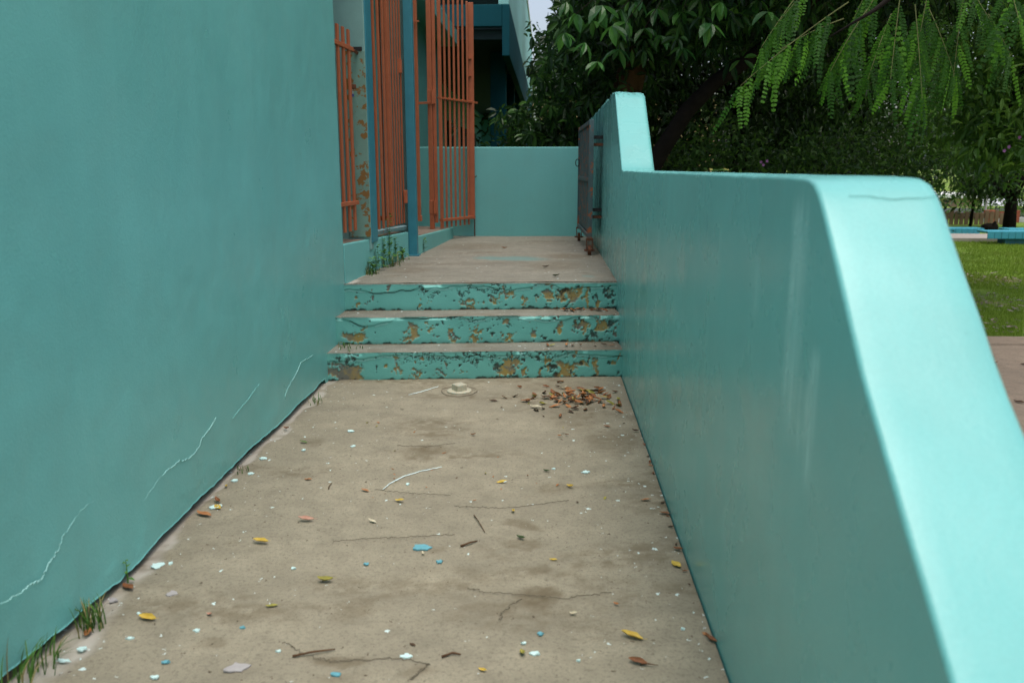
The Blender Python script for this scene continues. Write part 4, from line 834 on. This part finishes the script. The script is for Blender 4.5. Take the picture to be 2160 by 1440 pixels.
q0 = atY(2117, 483, 22.6); q1 = atY(2117, 490, 22.6); bench('turquoise bench behind the nearest one', q0[0], q0[0] + 2.2, 22.6, q1[2] - .02, q0[2] + .02, [(-.6, -.2), (.5, .9)])
q0 = atY(2067, 482, 22.9); q1 = atY(2067, 491, 22.9); bench('turquoise bench half hidden by the sloped wall end', q0[0] - 2.2, q0[0], 22.9, q1[2] - .02, q0[2] + .02, [(-.8, -.4), (.1, .5)])
sx, sy_ = atz(2086, 488, GZ)[:2]
stp_ = empty('log', (sx, sy_, GZ), 'short dark log lying on the lawn between the benches', 'log')
MB().tube([(sx - .18, sy_, GZ + .10), (sx - .05, sy_ + .02, GZ + .12), (sx + .2, sy_, GZ + .11)], [.10, .115, .105], 12).build('log_body', m_bark, stp_, smooth=True)
MB().tube([(sx + .05, sy_ - .05, GZ + .16), (sx + .12, sy_ - .08, GZ + .28)], [.05, .035], 8).build('branch_stub', m_bark, stp_)
# slat fence
m_slat = simple('weathered_reddish_slats', (.24, .16, .10), .8, .2, .3, 4, .3)
fx0, fy0 = atz(2025, 474, GZ)[:2]; fn = empty('slat_fence', (fx0, fy0, GZ), 'weathered brown upright slat fence beyond the lawn', 'fence')
zt_ = atY(2050, 447, fy0)[2]
for k in range(12):
    x = fx0 - .5 + .155 * k; MB().box((x, fy0 - .012, GZ), (x + .12, fy0 + .012, zt_ + random.uniform(-.06, .06))).build('slat', m_slat, fn)
for z in (GZ + .3, zt_ - .2): MB().box((fx0 - .5, fy0 + .013, z), (fx0 + 1.36, fy0 + .05, z + .07)).build('rail', m_slat, fn)
# low street wall with brick posts and yellowish panels
m_brick = simple('red_brick', (.30, .085, .05), .85, .2, .25, 12, .3); m_lwall = simple('grey_white_wall', (.50, .50, .50), .8, .2, .1); m_yel = simple('yellow_green_mesh_panel', (.28, .36, .08), .8, .2, .3, 8, .2)
wy = 28.2; wx0 = atY(2076, 470, wy)[0]; sw = empty('street_wall', (wx0, wy, GZ), 'low white street wall with brick posts across the lawn', 'wall')
MB().box((wx0, wy, GZ), (wx0 + 14, wy + .15, GZ + .17)).build('wall', m_lwall, sw, bev=.01)
for k in range(8):
    x = wx0 + .35 * (k == 0) - .3 + 1.0 * k * 1.05; MB().box((x, wy - .06, GZ), (x + .34, wy + .22, GZ + .40)).build('brick_post', m_brick, sw, bev=.01)
    if k % 2 == 0: MB().box((x + .345, wy + .05, GZ + .19), (x + 1.04, wy + .09, GZ + .36)).build('brick_panel', m_brick, sw)
for k in range(5): x = wx0 + .2 + 1.9 * k; MB().tube([(x, wy + .4, GZ), (x, wy + .4, .75)], .035, 8).build('fence_pole', m_lwall, sw)
hd_ = empty('hedge', (wx0 + 6, 30, GZ), 'bright yellow green hedge behind the street wall', 'hedge')
q, _ = in_ell((wx0 + 6, 29.9, GZ + .5), (8, .7, .75), 500, .2); pos = np.repeat(q, 14, 0) + rng.normal(size=(7000, 3)) * .15; L = rng.uniform(.08, .16, len(pos))
f_ = leaves('foliage', pos, rdir(len(pos)), rdir(len(pos)) + np.array([0, 0, 1.]), L, L * .5, m_lf_bright, hd_, 0); f_['kind'] = 'stuff'
# house across the street
m_pink = simple('pinkish_render', (.40, .26, .19), .8, .2, .1)
hy = 40.; hA = atY(1960, 450, hy)[0]; hB = atY(2070, 450, hy)[0]; hC = atY(2220, 450, hy)[0]
ho = empty('house', ((hA + hC) / 2, hy + 3, GZ), 'pinkish house with white roof edge across the street', 'house')
MB().box((hA, hy, GZ), (hB, hy + 6, atY(2030, 418, hy)[2])).build('wall', m_pink, ho); zt_ = atY(2030, 418, hy)[2]
MB().box((hA - .3, hy - .3, zt_), (hB + .2, hy + 6.3, zt_ + .18)).build('roof', m_white, ho, bev=.02)
MB().box((hB + .01, hy + 1, GZ), (hC, hy + 6, atY(2100, 438, hy)[2])).build('wall', m_white, ho)
MB().add([(hB - .1, hy + .6, atY(2100, 440, hy)[2]), (hC, hy + .6, atY(2100, 440, hy)[2]), (hC, hy + 4, atY(2100, 418, hy)[2]), (hB - .1, hy + 4, atY(2100, 418, hy)[2])], [(0, 1, 2, 3)]).build('roof', simple('grey_white_roof_sheets', (.55, .56, .58), .5, .3), ho)
for k in range(2): MB().box((hA + 1.4 + 1.5 * k, hy - .05, .1), (hA + 2.2 + 1.5 * k, hy - .01, .75)).build('window', m_dark, ho)

# ================================================================== SMALL THINGS ON THE RAMP
# clean-out plug with square head
pc = Vector(atz(969, 826, 0)); pl_ = empty('drain_plug', tuple(pc), 'cream plastic drain plug with square head set in the ramp floor', 'drain plug')
MB().tube([pc + Vector((0, 0, -.02)), pc + Vector((0, 0, .010)), pc + Vector((0, 0, .013))], [.078, .078, .070], 32).build('rim', m_pvc, pl_)
Rz = Matrix.Rotation(rad(38), 3, 'Z')
MB().box((-.036, -.036, .012), (.036, .036, .052), Rz, pc).build('square_head', m_pvc, pl_, bev=.004)
ring = MB(); RP = [pc + Vector((.115 * math.cos(t) * (1 + .05 * math.sin(5 * t)), .125 * math.sin(t) * (1 + .05 * math.cos(4 * t)), .006)) for t in np.linspace(.5, 6.3, 26)]
ring.tube(RP, .0018, 5).build('mortar_ring', m_crack, pl_)

# fallen leaves
def fleaf(name, L, W, curl, roll, seed):
    r = random.Random(seed); nu = 7; V = []; F = []
    for i in range(nu):
        t = i / (nu - 1); wv = W * .5 * max(.06, math.sin(math.pi * min(.97, .06 + t * .92)) ** .8)
        y = L * (t - .5) * (1 - .12 * curl); z = curl * L * .35 * (2 * t - 1) ** 2 + r.uniform(-.0015, .0015)
        for k in (-1, -.5, 0, .5, 1):
            a = k * roll; V.append((wv * math.sin(a) / max(roll, .2) if roll > .2 else wv * k, y, z + wv * (1 - math.cos(a)) * 1.0 + r.uniform(-.001, .001) + .0035))
    for i in range(nu - 1):
        for k in range(4): b = i * 5 + k; F.append((b, b + 1, b + 6, b + 5))
    b = len(V)     # leaf stalk
    V += [(-.0009, -L * .5, V[2][2]), (.0009, -L * .5, V[2][2]), (.0009, -L * .68, V[2][2] + .004), (-.0009, -L * .68, V[2][2] + .004)]; F.append((b, b + 1, b + 2, b + 3))
    me = bpy.data.meshes.new(name); me.from_pydata(V, [], F); me.polygons.foreach_set('use_smooth', [True] * len(F)); return me
LC = {'brown': ((.16, .06, .022), (.24, .10, .04)), 'rust': ((.34, .12, .035), (.42, .20, .08)), 'dark': ((.05, .028, .015), (.09, .05, .025)), 'yellow': ((.50, .33, .04), (.58, .42, .08)), 'olive': ((.22, .20, .04), (.33, .30, .06)), 'green': ((.05, .12, .02), (.10, .20, .04)), 'darkgreen': ((.025, .05, .012), (.04, .08, .02)), 'pink': ((.42, .20, .13), (.50, .30, .22)), 'cream': ((.55, .48, .32), (.6, .55, .4))}
LM = {}
for k, (a, b) in LC.items():
    M = Mat(k + '_fallen_leaf', .6, .3); M.col(M.mix(M.ramp(M.noise(40, 4), [(.3, 0), (.7, 1)]), a, b)); LM[k] = M.m
shapes = [(.052, .022, .25, 1.1), (.060, .026, .12, .7), (.045, .024, .4, 1.2), (.055, .026, .22, 1.15), (.050, .028, .05, .4)]
LMesh = {}
for k in LM:
    for i, sp in enumerate(shapes): me = fleaf('leaf', *sp, seed=i); me.materials.append(LM[k]); LMesh[k, i] = me
def put_leaf(p, colr, lb, group=None, shape=None, rot=None, sc=1.0, tilt=0.0, cat='leaf'):
    o = bpy.data.objects.new('fallen_leaf', LMesh[colr, random.randrange(5) if shape is None else shape]); COL.objects.link(o); o.location = p
    o.rotation_euler = (tilt * random.uniform(-1, 1), tilt * random.uniform(-1, 1), rot if rot is not None else random.uniform(0, 6.28)); o.scale = (sc, sc, sc); return tag(o, lb, cat, group)
Z0 = .002
named = [((312, 1306), 'yellow', 3, 1.4, 1.45, 'yellow folded leaf near the grass tuft by the left wall'), ((550, 1144), 'yellow', 3, 1.4, 1.5, 'curled yellow leaf left of the blue paint chip'), ((573, 1279), 'olive', 1, .8, 1.5, 'small olive leaf beside a dark bud, lower left'),
    ((685, 1226), 'olive', 2, 1.5, 1.6, 'crumpled olive yellow leaf left of centre on the ramp'), ((785, 1100), 'cream', 1, .8, 1.4, 'small pale straw leaf right of the pinkish leaf'), ((843, 1056), 'yellow', 1, .9, 1.4, 'yellow leaf just below the pale curved scuff mark'),
    ((1058, 1017), 'yellow', 1, .9, 1.6, 'flat yellow leaf near the middle of the ramp'), ((1083, 1079), 'yellow', 3, .8, .1, 'rolled yellow leaf pointing towards the steps'), ((1203, 1027), 'yellow', 2, 1.0, 1.0, 'tilted yellow leaf right of the ramp centre'), ((1167, 1181), 'yellow', 1, .6, 1.3, 'tiny yellow leaf right of the dark green scrap'),
    ((1426, 1191), 'yellow', 4, 1.2, .5, 'bright yellow leaf against the right wall'), ((1332, 1345), 'yellow', 3, 1.5, 1.5, 'largest yellow folded leaf at lower right'), ((1103, 1380), 'olive', 2, 1.0, .3, 'yellow green curled leaf beside white paint splash'), ((1018, 1415), 'yellow', 2, .7, .9, 'small yellow scrap at the lower edge'),
    ((645, 1097), 'pink', 0, 1.5, 1.4, 'pinkish dry curled leaf on the left of the ramp'), ((1345, 1398), 'brown', 3, 1.2, 1.2, 'brown curled leaf with long stalk at lower right'), ((1152, 995), 'darkgreen', 2, .9, 1.2, 'dark green scrap above the tilted yellow leaf'), ((1098, 1136), 'darkgreen', 2, 1.0, 1.0, 'dark green crumpled leaf beside the brown stain'),
    ((998, 918), 'rust', 2, 1.0, 1.3, 'reddish dry leaf alone below the drain plug'), ((1040, 846), 'dark', 1, 1.1, 1.5, 'dark brown leaf right of the drain plug'), ((605, 905), 'brown', 2, 1.2, .9, 'brown leaf in the gap of the left wall'), ((640, 933), 'green', 1, .9, 1.4, 'small green leaf near the left wall'),
    ((1362, 1055), 'rust', 1, .9, 1.5, 'orange brown leaf near the right wall'), ((1340, 910), 'dark', 2, 1.1, 1.2, 'dark curled leaf at the foot of the right wall'), ((1300, 1275), 'rust', 2, .6, 1.0, 'tiny orange brown leaf at the lower right'), ((1210, 1295), 'cream', 2, .7, 1.2, 'tiny cream scrap right of the dark stain'),
    ((430, 1086), 'rust', 1, 1.5, 1.3, 'orange brown leaf against the left wall'), ((458, 1058), 'brown', 2, 1.3, .7, 'brown leaf curled up against the left wall'), ((459, 1070), 'yellow', 4, 1.1, 1.0, 'yellow leaf on a pale paint chip by the left wall'), ((478, 1027), 'yellow', 2, .8, .6, 'yellow leaf tucked at the left wall foot'),
    ((770, 1035), 'rust', 1, .8, 1.3, 'small orange leaf at the end of the scuff mark'), ((650, 1012), 'rust', 1, .8, 1.5, 'flat orange brown leaf far left of the scuff mark'), ((443, 1297), 'pink', 2, .7, 1.1, 'small pinkish dry bud on the lower left'), ((893, 1168), 'cream', 2, .6, .3, 'small cream bud below the blue paint chip'),
    ((270, 1240), 'brown', 1, 1.4, .7, 'brown leaf in the wall gap under the small weed'), ((185, 1335), 'rust', 1, 1.0, .2, 'rust leaf lodged in the broken floor edge'), ((1430, 1160), 'brown', 2, 1.0, 1.2, 'brown leaf at the right wall above the bright yellow leaf'), ((1497, 1350), 'brown', 2, 1.2, .5, 'brown leaf wedged by the right wall at lower right'),
    ((1402, 1083), 'brown', 1, .9, 1.3, 'brown leaf under the right wall edge'), ((1355, 1455), 'brown', 1, .5, 1, 'tiny brown leaf at the bottom edge'), ((870, 1360), 'dark', 4, .5, 1.2, 'tiny dark scrap above a white paint splash'), ((1280, 900), 'brown', 1, .8, 1.4, 'brown leaf between leaf heap and right wall'), ((1180, 920), 'rust', 2, .7, 1.1, 'small rust leaf below the leaf heap'), ((1195, 918), 'brown', 2, .7, 1.3, 'small brown leaf below the leaf heap')]
for (px, py), colr, shp, sc, rot, lb in named: put_leaf(Vector(atz(px, py, Z0)) + Vector((0, 0, .002)), colr, lb, None, shp, rot + random.uniform(-.3, .3), sc * .85, .22)
for k in range(95):      # the heap
    u, v = random.gauss(0, 1), random.gauss(0, 1); px = 1222 + 48 * u; py = 840 + 13 * v + 2 * u; px = min(px, 1305); py = max(py, 806); r2_ = u * u + v * v
    p = Vector(atz(px, py, Z0)); p.z = .003 + max(0, .035 * math.exp(-r2_) * random.random())
    put_leaf(p, (hc := random.choice(['brown', 'rust', 'brown', 'dark', 'rust', 'brown', 'rust', 'olive'])), {'brown': 'dry brown leaf in the heap at the foot of the steps', 'rust': 'rust orange leaf in the heap at the foot of the steps', 'dark': 'blackish leaf in the heap at the foot of the steps', 'olive': 'olive leaf in the heap at the foot of the steps'}[hc], 'heap of dry leaves', sc=random.uniform(.85, 1.3), tilt=.5)
for (px, py), cl, lb in [((1130, 858), 'cream', 'pale yellow leaf at the left edge of the heap'), ((1272, 838), 'yellow', 'yellow leaf lying in the heap by the right wall'), ((1190, 818), 'cream', 'cream leaf at the top of the heap'), ((1152, 838), 'dark', 'dark leaf at the left edge of the heap'), ((1110, 845), 'brown', 'brown leaf left of the heap')]: put_leaf(Vector(atz(px, py, .01)), cl, lb, None, 1, 1.3, 1.2, .2)
for k in range(42):      # loose bits
    px, py = random.uniform(760, 1330), random.uniform(835, 1060); put_leaf(Vector(atz(px, py, Z0)), random.choice(['brown', 'rust', 'dark', 'olive', 'rust']), 'tiny dry leaf crumb scattered on the ramp', 'leaf crumbs on the ramp', sc=random.uniform(.22, .45), tilt=.3)
def step_y(k, px, py, z): p = atz(px, py, z); return Vector((p[0], p[1], z + .003))
for k in range(26):
    px = random.triangular(1150, 1300, 1210); put_leaf(step_y(1, px, 653 + random.uniform(-1, 3), rz[2]), random.choice(['brown', 'rust', 'brown', 'dark']), 'dry leaf lying at the back of the middle step', 'leaves on the middle step', sc=random.uniform(.7, 1.1), tilt=.4)
for px, cl in ((1155, 'brown'), (1165, 'olive'), (1195, 'rust'), (1208, 'brown'), (1275, 'dark'), (1255, 'cream'), (1225, 'brown'), (1290, 'brown')): put_leaf(step_y(0, px, 729, rz[1]), cl, 'dry leaf lying on the bottom step near the wall', 'leaves on the bottom step', sc=random.uniform(.8, 1.2), tilt=.25)
for (px, py, cl, lb) in [(1063, 524, 'rust', 'rust leaf alone in the middle of the landing'), (1151, 564, 'dark', 'dark curled leaf on the landing near the steps'), (1172, 583, 'darkgreen', 'green leaf at the front edge of the landing'), (830, 560, 'dark', 'dark leaf below the weeds on the landing')]: put_leaf(Vector(atz(px, py, UF + .004)), cl, lb, None, 2, 1.4, 1.4, .2)
# leaves along the wall foot on the right, and on the paved apron
for k in range(14): t = random.random(); px = 1325 + 190 * t; py = 815 + 560 * t; put_leaf(Vector(atz(px, py, Z0)) + Vector((-.02, 0, 0)), random.choice(['brown', 'dark', 'rust']), 'dry leaf crumb along the foot of the right wall', 'leaf crumbs by the right wall', sc=random.uniform(.3, .6), tilt=.3)
for k in range(46): put_leaf(Vector((random.uniform(3.3, 5.6), random.uniform(5.4, 8.2), GZ + .034)), random.choice(['brown', 'rust', 'dark']), 'dry leaf on the pavement outside the ramp wall', 'leaves on the outside pavement', sc=random.uniform(.8, 1.5), tilt=.2)
put_leaf(Vector((.60, 3.0, 1.386)), 'olive', 'olive leaf on top of the low ramp wall', None, 1, .6, 1.5, .1)
# twigs
def twig(a, b, lb, r=.0022, bend=.01):
    A2, B2 = Vector(atz(*a, .006)), Vector(atz(*b, .006)); mid_ = A2.lerp(B2, .5) + Vector((random.uniform(-bend, bend), random.uniform(-bend, bend), .004))
    o = MB().tube([A2, A2.lerp(mid_, .6), mid_, mid_.lerp(B2, .5), B2], [r * 1.3, r, r, r * .9, r * .6], 6).build('twig', m_bark2, smooth=True); tag(o, lb, 'twig')
twig((972, 1151), (1007, 1140), 'short straight dark twig right of the blue paint chip', .0035); twig((1000, 1086), (1023, 1122), 'thin bent twig pointing down at the floor crack', .002, .02); twig((617, 1383), (707, 1368), 'long thin brown twig at the lower left of the ramp', .003, .02)
twig((932, 1384), (972, 1379), 'short brown twig at the bottom centre', .003); twig((1350, 1400), (1388, 1402), 'thin stalk beside the brown leaf at lower right', .0015); twig((693, 1030), (700, 1018), 'tiny twig left of the scuff mark', .002)
# paint flakes
def flake(px, py, wpx, hpx, colr, lb, z=0.0, seed=0):
    r = random.Random(seed); c_ = Vector(atz(px, py, z)); rx = abs(atz(px + wpx / 2, py, z)[0] - c_.x); ry = abs(atz(px, py - hpx / 2, z)[1] - c_.y); n = 13; V = []
    for k in range(n): a = 2 * math.pi * k / n; q = r.uniform(.55, 1.15); V.append((rx * q * math.cos(a), ry * q * math.sin(a), .0045 + r.uniform(0, .004)))
    V2 = [(x, y, .0022) for x, y, zz in V]; F = [tuple(range(n))] + [(k, n + k, n + (k + 1) % n, (k + 1) % n) for k in range(n)]
    me = bpy.data.meshes.new('paint_flake'); me.from_pydata(V + V2, [], F); me.materials.append(colr); o = bpy.data.objects.new('paint_flake', me); COL.objects.link(o); o.location = c_; tag(o, lb, 'paint flake')
fk_p = simple('pale_aqua_flake', (.60, .80, .77), .6, .3, .1, 60, .3); fk_b = simple('blue_flake', (.14, .38, .44), .6, .3, .12, 60, .3); fk_g = simple('grey_lilac_flake', (.38, .36, .35), .8, .2, .1, 40, .3)
for i, (px, py, w_, h_, c_, lb) in enumerate([(890, 1156, 42, 13, fk_b, 'largest blue paint chip in the middle of the ramp'), (927, 1186, 16, 7, fk_b, 'small blue paint chip right below the largest one'), (350, 1398, 18, 7, fk_b, 'blue paint chip at the lower left'), (710, 1424, 26, 9, fk_b, 'blue paint chip at the bottom edge'), (512, 1325, 14, 5, fk_b, 'small blue paint chip above the long twig'),
    (772, 1191, 13, 4, fk_b, 'faint blue paint chip left of centre'), (1140, 1338, 15, 7, fk_b, 'blue paint chip above a white splash'), (333, 1193, 32, 14, fk_p, 'large pale aqua paint flake by the left wall'), (360, 1190, 14, 7, fk_p, 'pale flake right beside the large one by the wall'), (858, 1386, 30, 12, fk_p, 'white paint splash at the bottom centre'),
    (1128, 1380, 22, 9, fk_p, 'white paint splash beside the yellow green leaf'), (500, 1410, 56, 22, fk_g, 'flat grey paint patch at the lower left'), (293, 1296, 13, 5, fk_p, 'pale flake above the yellow folded leaf'), (415, 1331, 15, 8, fk_p, 'pale flake in the lower left middle'), (275, 1348, 20, 5, fk_p, 'long thin pale flake at the lower left'),
    (362, 1254, 24, 10, fk_g, 'grey patch right of the small weed'), (1105, 1358, 13, 5, fk_p, 'small white splash above the larger one'), (587, 1375, 11, 5, fk_p, 'tiny pale flake above the long twig'), (328, 1430, 20, 9, fk_p, 'pale flake at the bottom left edge'), (172, 1370, 26, 12, fk_p, 'thick pale paint chip near the grass by the wall'), (1235, 997, 18, 5, fk_p, 'pale flake right of the tilted yellow leaf'),
    (745, 942, 12, 4, fk_p, 'pale flake upper left of the scuff mark'), (740, 910, 14, 4, fk_p, 'pale flake near the top left of the ramp'), (640, 950, 9, 4, fk_p, 'tiny pale flake by the upper left wall'), (556, 968, 16, 6, fk_p, 'pale flake against the upper left wall'), (455, 1070, 26, 10, fk_p, 'pale flake under the yellow leaf at the left wall'), (620, 1200, 10, 4, fk_p, 'lone pale flake right of the large wall flake'),
    (860, 1022, 8, 4, fk_p, 'tiny pale flake beside the scuff mark'), (1440, 1328, 14, 5, fk_p, 'pale flake near the right wall at lower right'), (1168, 990, 8, 3, fk_p, 'tiny pale flake near the dark scrap'), (240, 1268, 22, 9, fk_g, 'grey patch beside the grass tuft'), (530, 1000, 18, 5, fk_p, 'pale flake beside the left wall gap'), (135, 1395, 34, 6, fk_p, 'long pale strip of peeled paint by the near grass'), (495, 1015, 14, 5, fk_p, 'pale flake at the left wall foot above the yellow leaf'), (1220, 1395, 9, 4, fk_p, 'tiny pale flake right of the white splash')]): flake(px, py, w_, h_, c_, lb, seed=i)

# weeds and grass in the joints
m_gr = simple('grass_blade_green', (.055, .14, .018), .6, .3, .35, 30); m_gr2 = simple('dry_grass_blade', (.25, .22, .09), .8, .2); m_wl = simple('weed_leaf_green', (.075, .19, .03), .6, .3, .3, 30)
def grass(px, py, n, hmin, hmax, lb, z=0.0, spread=.02, lean=(.0, 0), wid=.0022, p=None):
    c_ = Vector(atz(px, py, z)) if p is None else Vector(p); t = empty('grass_tuft', tuple(c_), lb, 'grass', 'grass tufts in the joints')
    for part, mt, k_ in (('green_blades', m_gr, n), ('dry_blades', m_gr2, n // 4)):
        b_ = MB()
        for k in range(k_):
            a = random.uniform(0, 6.28); h = random.uniform(hmin, hmax); s_ = random.uniform(.15, .75); o = Vector((random.gauss(0, spread), random.gauss(0, spread * 1.5), 0)); d = Vector((math.cos(a) * s_ + lean[0], math.sin(a) * s_ + lean[1], 0)); sd_ = Vector((-math.sin(a), math.cos(a), 0))
            P = [c_ + o + d * h * q * q * .9 + Vector((0, 0, h * (q - .28 * s_ * q * q * q * 1.6))) for q in (0, .3, .6, .85, 1)]; B0 = len(b_.v); wv = [wid, wid, wid * .8, wid * .45, .0002]
            b_.v += [tuple(x + sd_ * s2 * w2) for x, w2 in zip(P, wv) for s2 in (-1, 1)]; b_.f += [(B0 + 2 * q, B0 + 2 * q + 1, B0 + 2 * q + 3, B0 + 2 * q + 2) for q in range(4)]
        if b_.v: b_.build(part, mt, t)['kind'] = 'stuff'
    return t
def weed(p, h, n, lb, leafl=.03, lean=(0, 0), z=None):
    p = Vector(p); t = empty('weed', tuple(p), lb, 'weed', 'weeds in the joints'); P = [p + Vector((lean[0] * q * q, lean[1] * q * q, h * q)) for q in (0, .25, .5, .75, 1)]
    MB().tube(P, [.003, .0026, .002, .0016, .001], 5).build('stem', m_wl, t)
    for k in range(n):
        q = .2 + .8 * k / max(1, n - 1); i = min(3, int(q * 4)); c_ = P[i].lerp(P[i + 1], q * 4 - i); a = k * 2.4 + random.uniform(-.4, .4); l = leafl * random.uniform(.7, 1.2) * (1.25 - .6 * q)
        d = Vector((math.cos(a), math.sin(a), random.uniform(-.1, .6))).normalized(); s_ = d.cross(Vector((0, 0, 1))).normalized(); u = s_.cross(d)
        MB().add([c_, c_ + d * l * .4 + s_ * l * .27 + u * l * .05, c_ + d * l - u * l * .12, c_ + d * l * .4 - s_ * l * .27 + u * l * .05, c_ + d * l * .5], [(0, 1, 4), (1, 2, 4), (2, 3, 4), (3, 0, 4)]).build('leaf', m_wl, t)
grass(193, 1322, 60, .03, .12, 'thick grass tuft in the joint of the left wall', spread=.018)
grass(60, 1436, 20, .06, .17, 'coarse grass at the lower left corner', spread=.03, wid=.0026, lean=(.25, .1)); grass(100, 1405, 14, .05, .12, 'broad bladed grass just behind the corner grass', spread=.02, wid=.0024, lean=(.5, 0))
grass(512, 995, 9, .02, .05, 'small grass sprig at the left wall foot', spread=.02); grass(668, 850, 16, .02, .06, 'little grass tuft at the left wall near the steps', spread=.03)
weed(atz(270, 1228, 0), .085, 6, 'small dark leaved weed growing from the wall gap', .030)
grass(735, 733, 26, .015, .035, 'mossy sprigs at the left end of the bottom step', z=rz[1], spread=.05, wid=.003)
for k, (px, py, h, n, lb) in enumerate([(822, 558, .44, 30, 'tallest leafy weed against the curb below the grille'), (810, 564, .26, 18, 'weed left of the tallest one at the curb'), (836, 553, .22, 18, 'weed right of the tallest one at the curb'), (800, 570, .20, 12, 'short thin weed at the curb'), (786, 577, .12, 20, 'low bushy weed at the head of the steps'), (850, 547, .10, 16, 'low weed next to the blue post'), (889, 533, .14, 14, 'weed right of the blue post')]):
    p = atz(px, py, UF); weed(p, h, n, lb, .075, (random.uniform(-.02, .03), random.uniform(-.02, .02)))
grass(782, 579, 30, .04, .10, 'grass clump at the head of the steps', z=UF, spread=.03, wid=.003); grass(818, 563, 30, .06, .20, 'grass among the weeds at the curb', z=UF, spread=.05, wid=.003); grass(845, 550, 20, .04, .09, 'low grass along the curb near the blue post', z=UF, spread=.05, wid=.003)
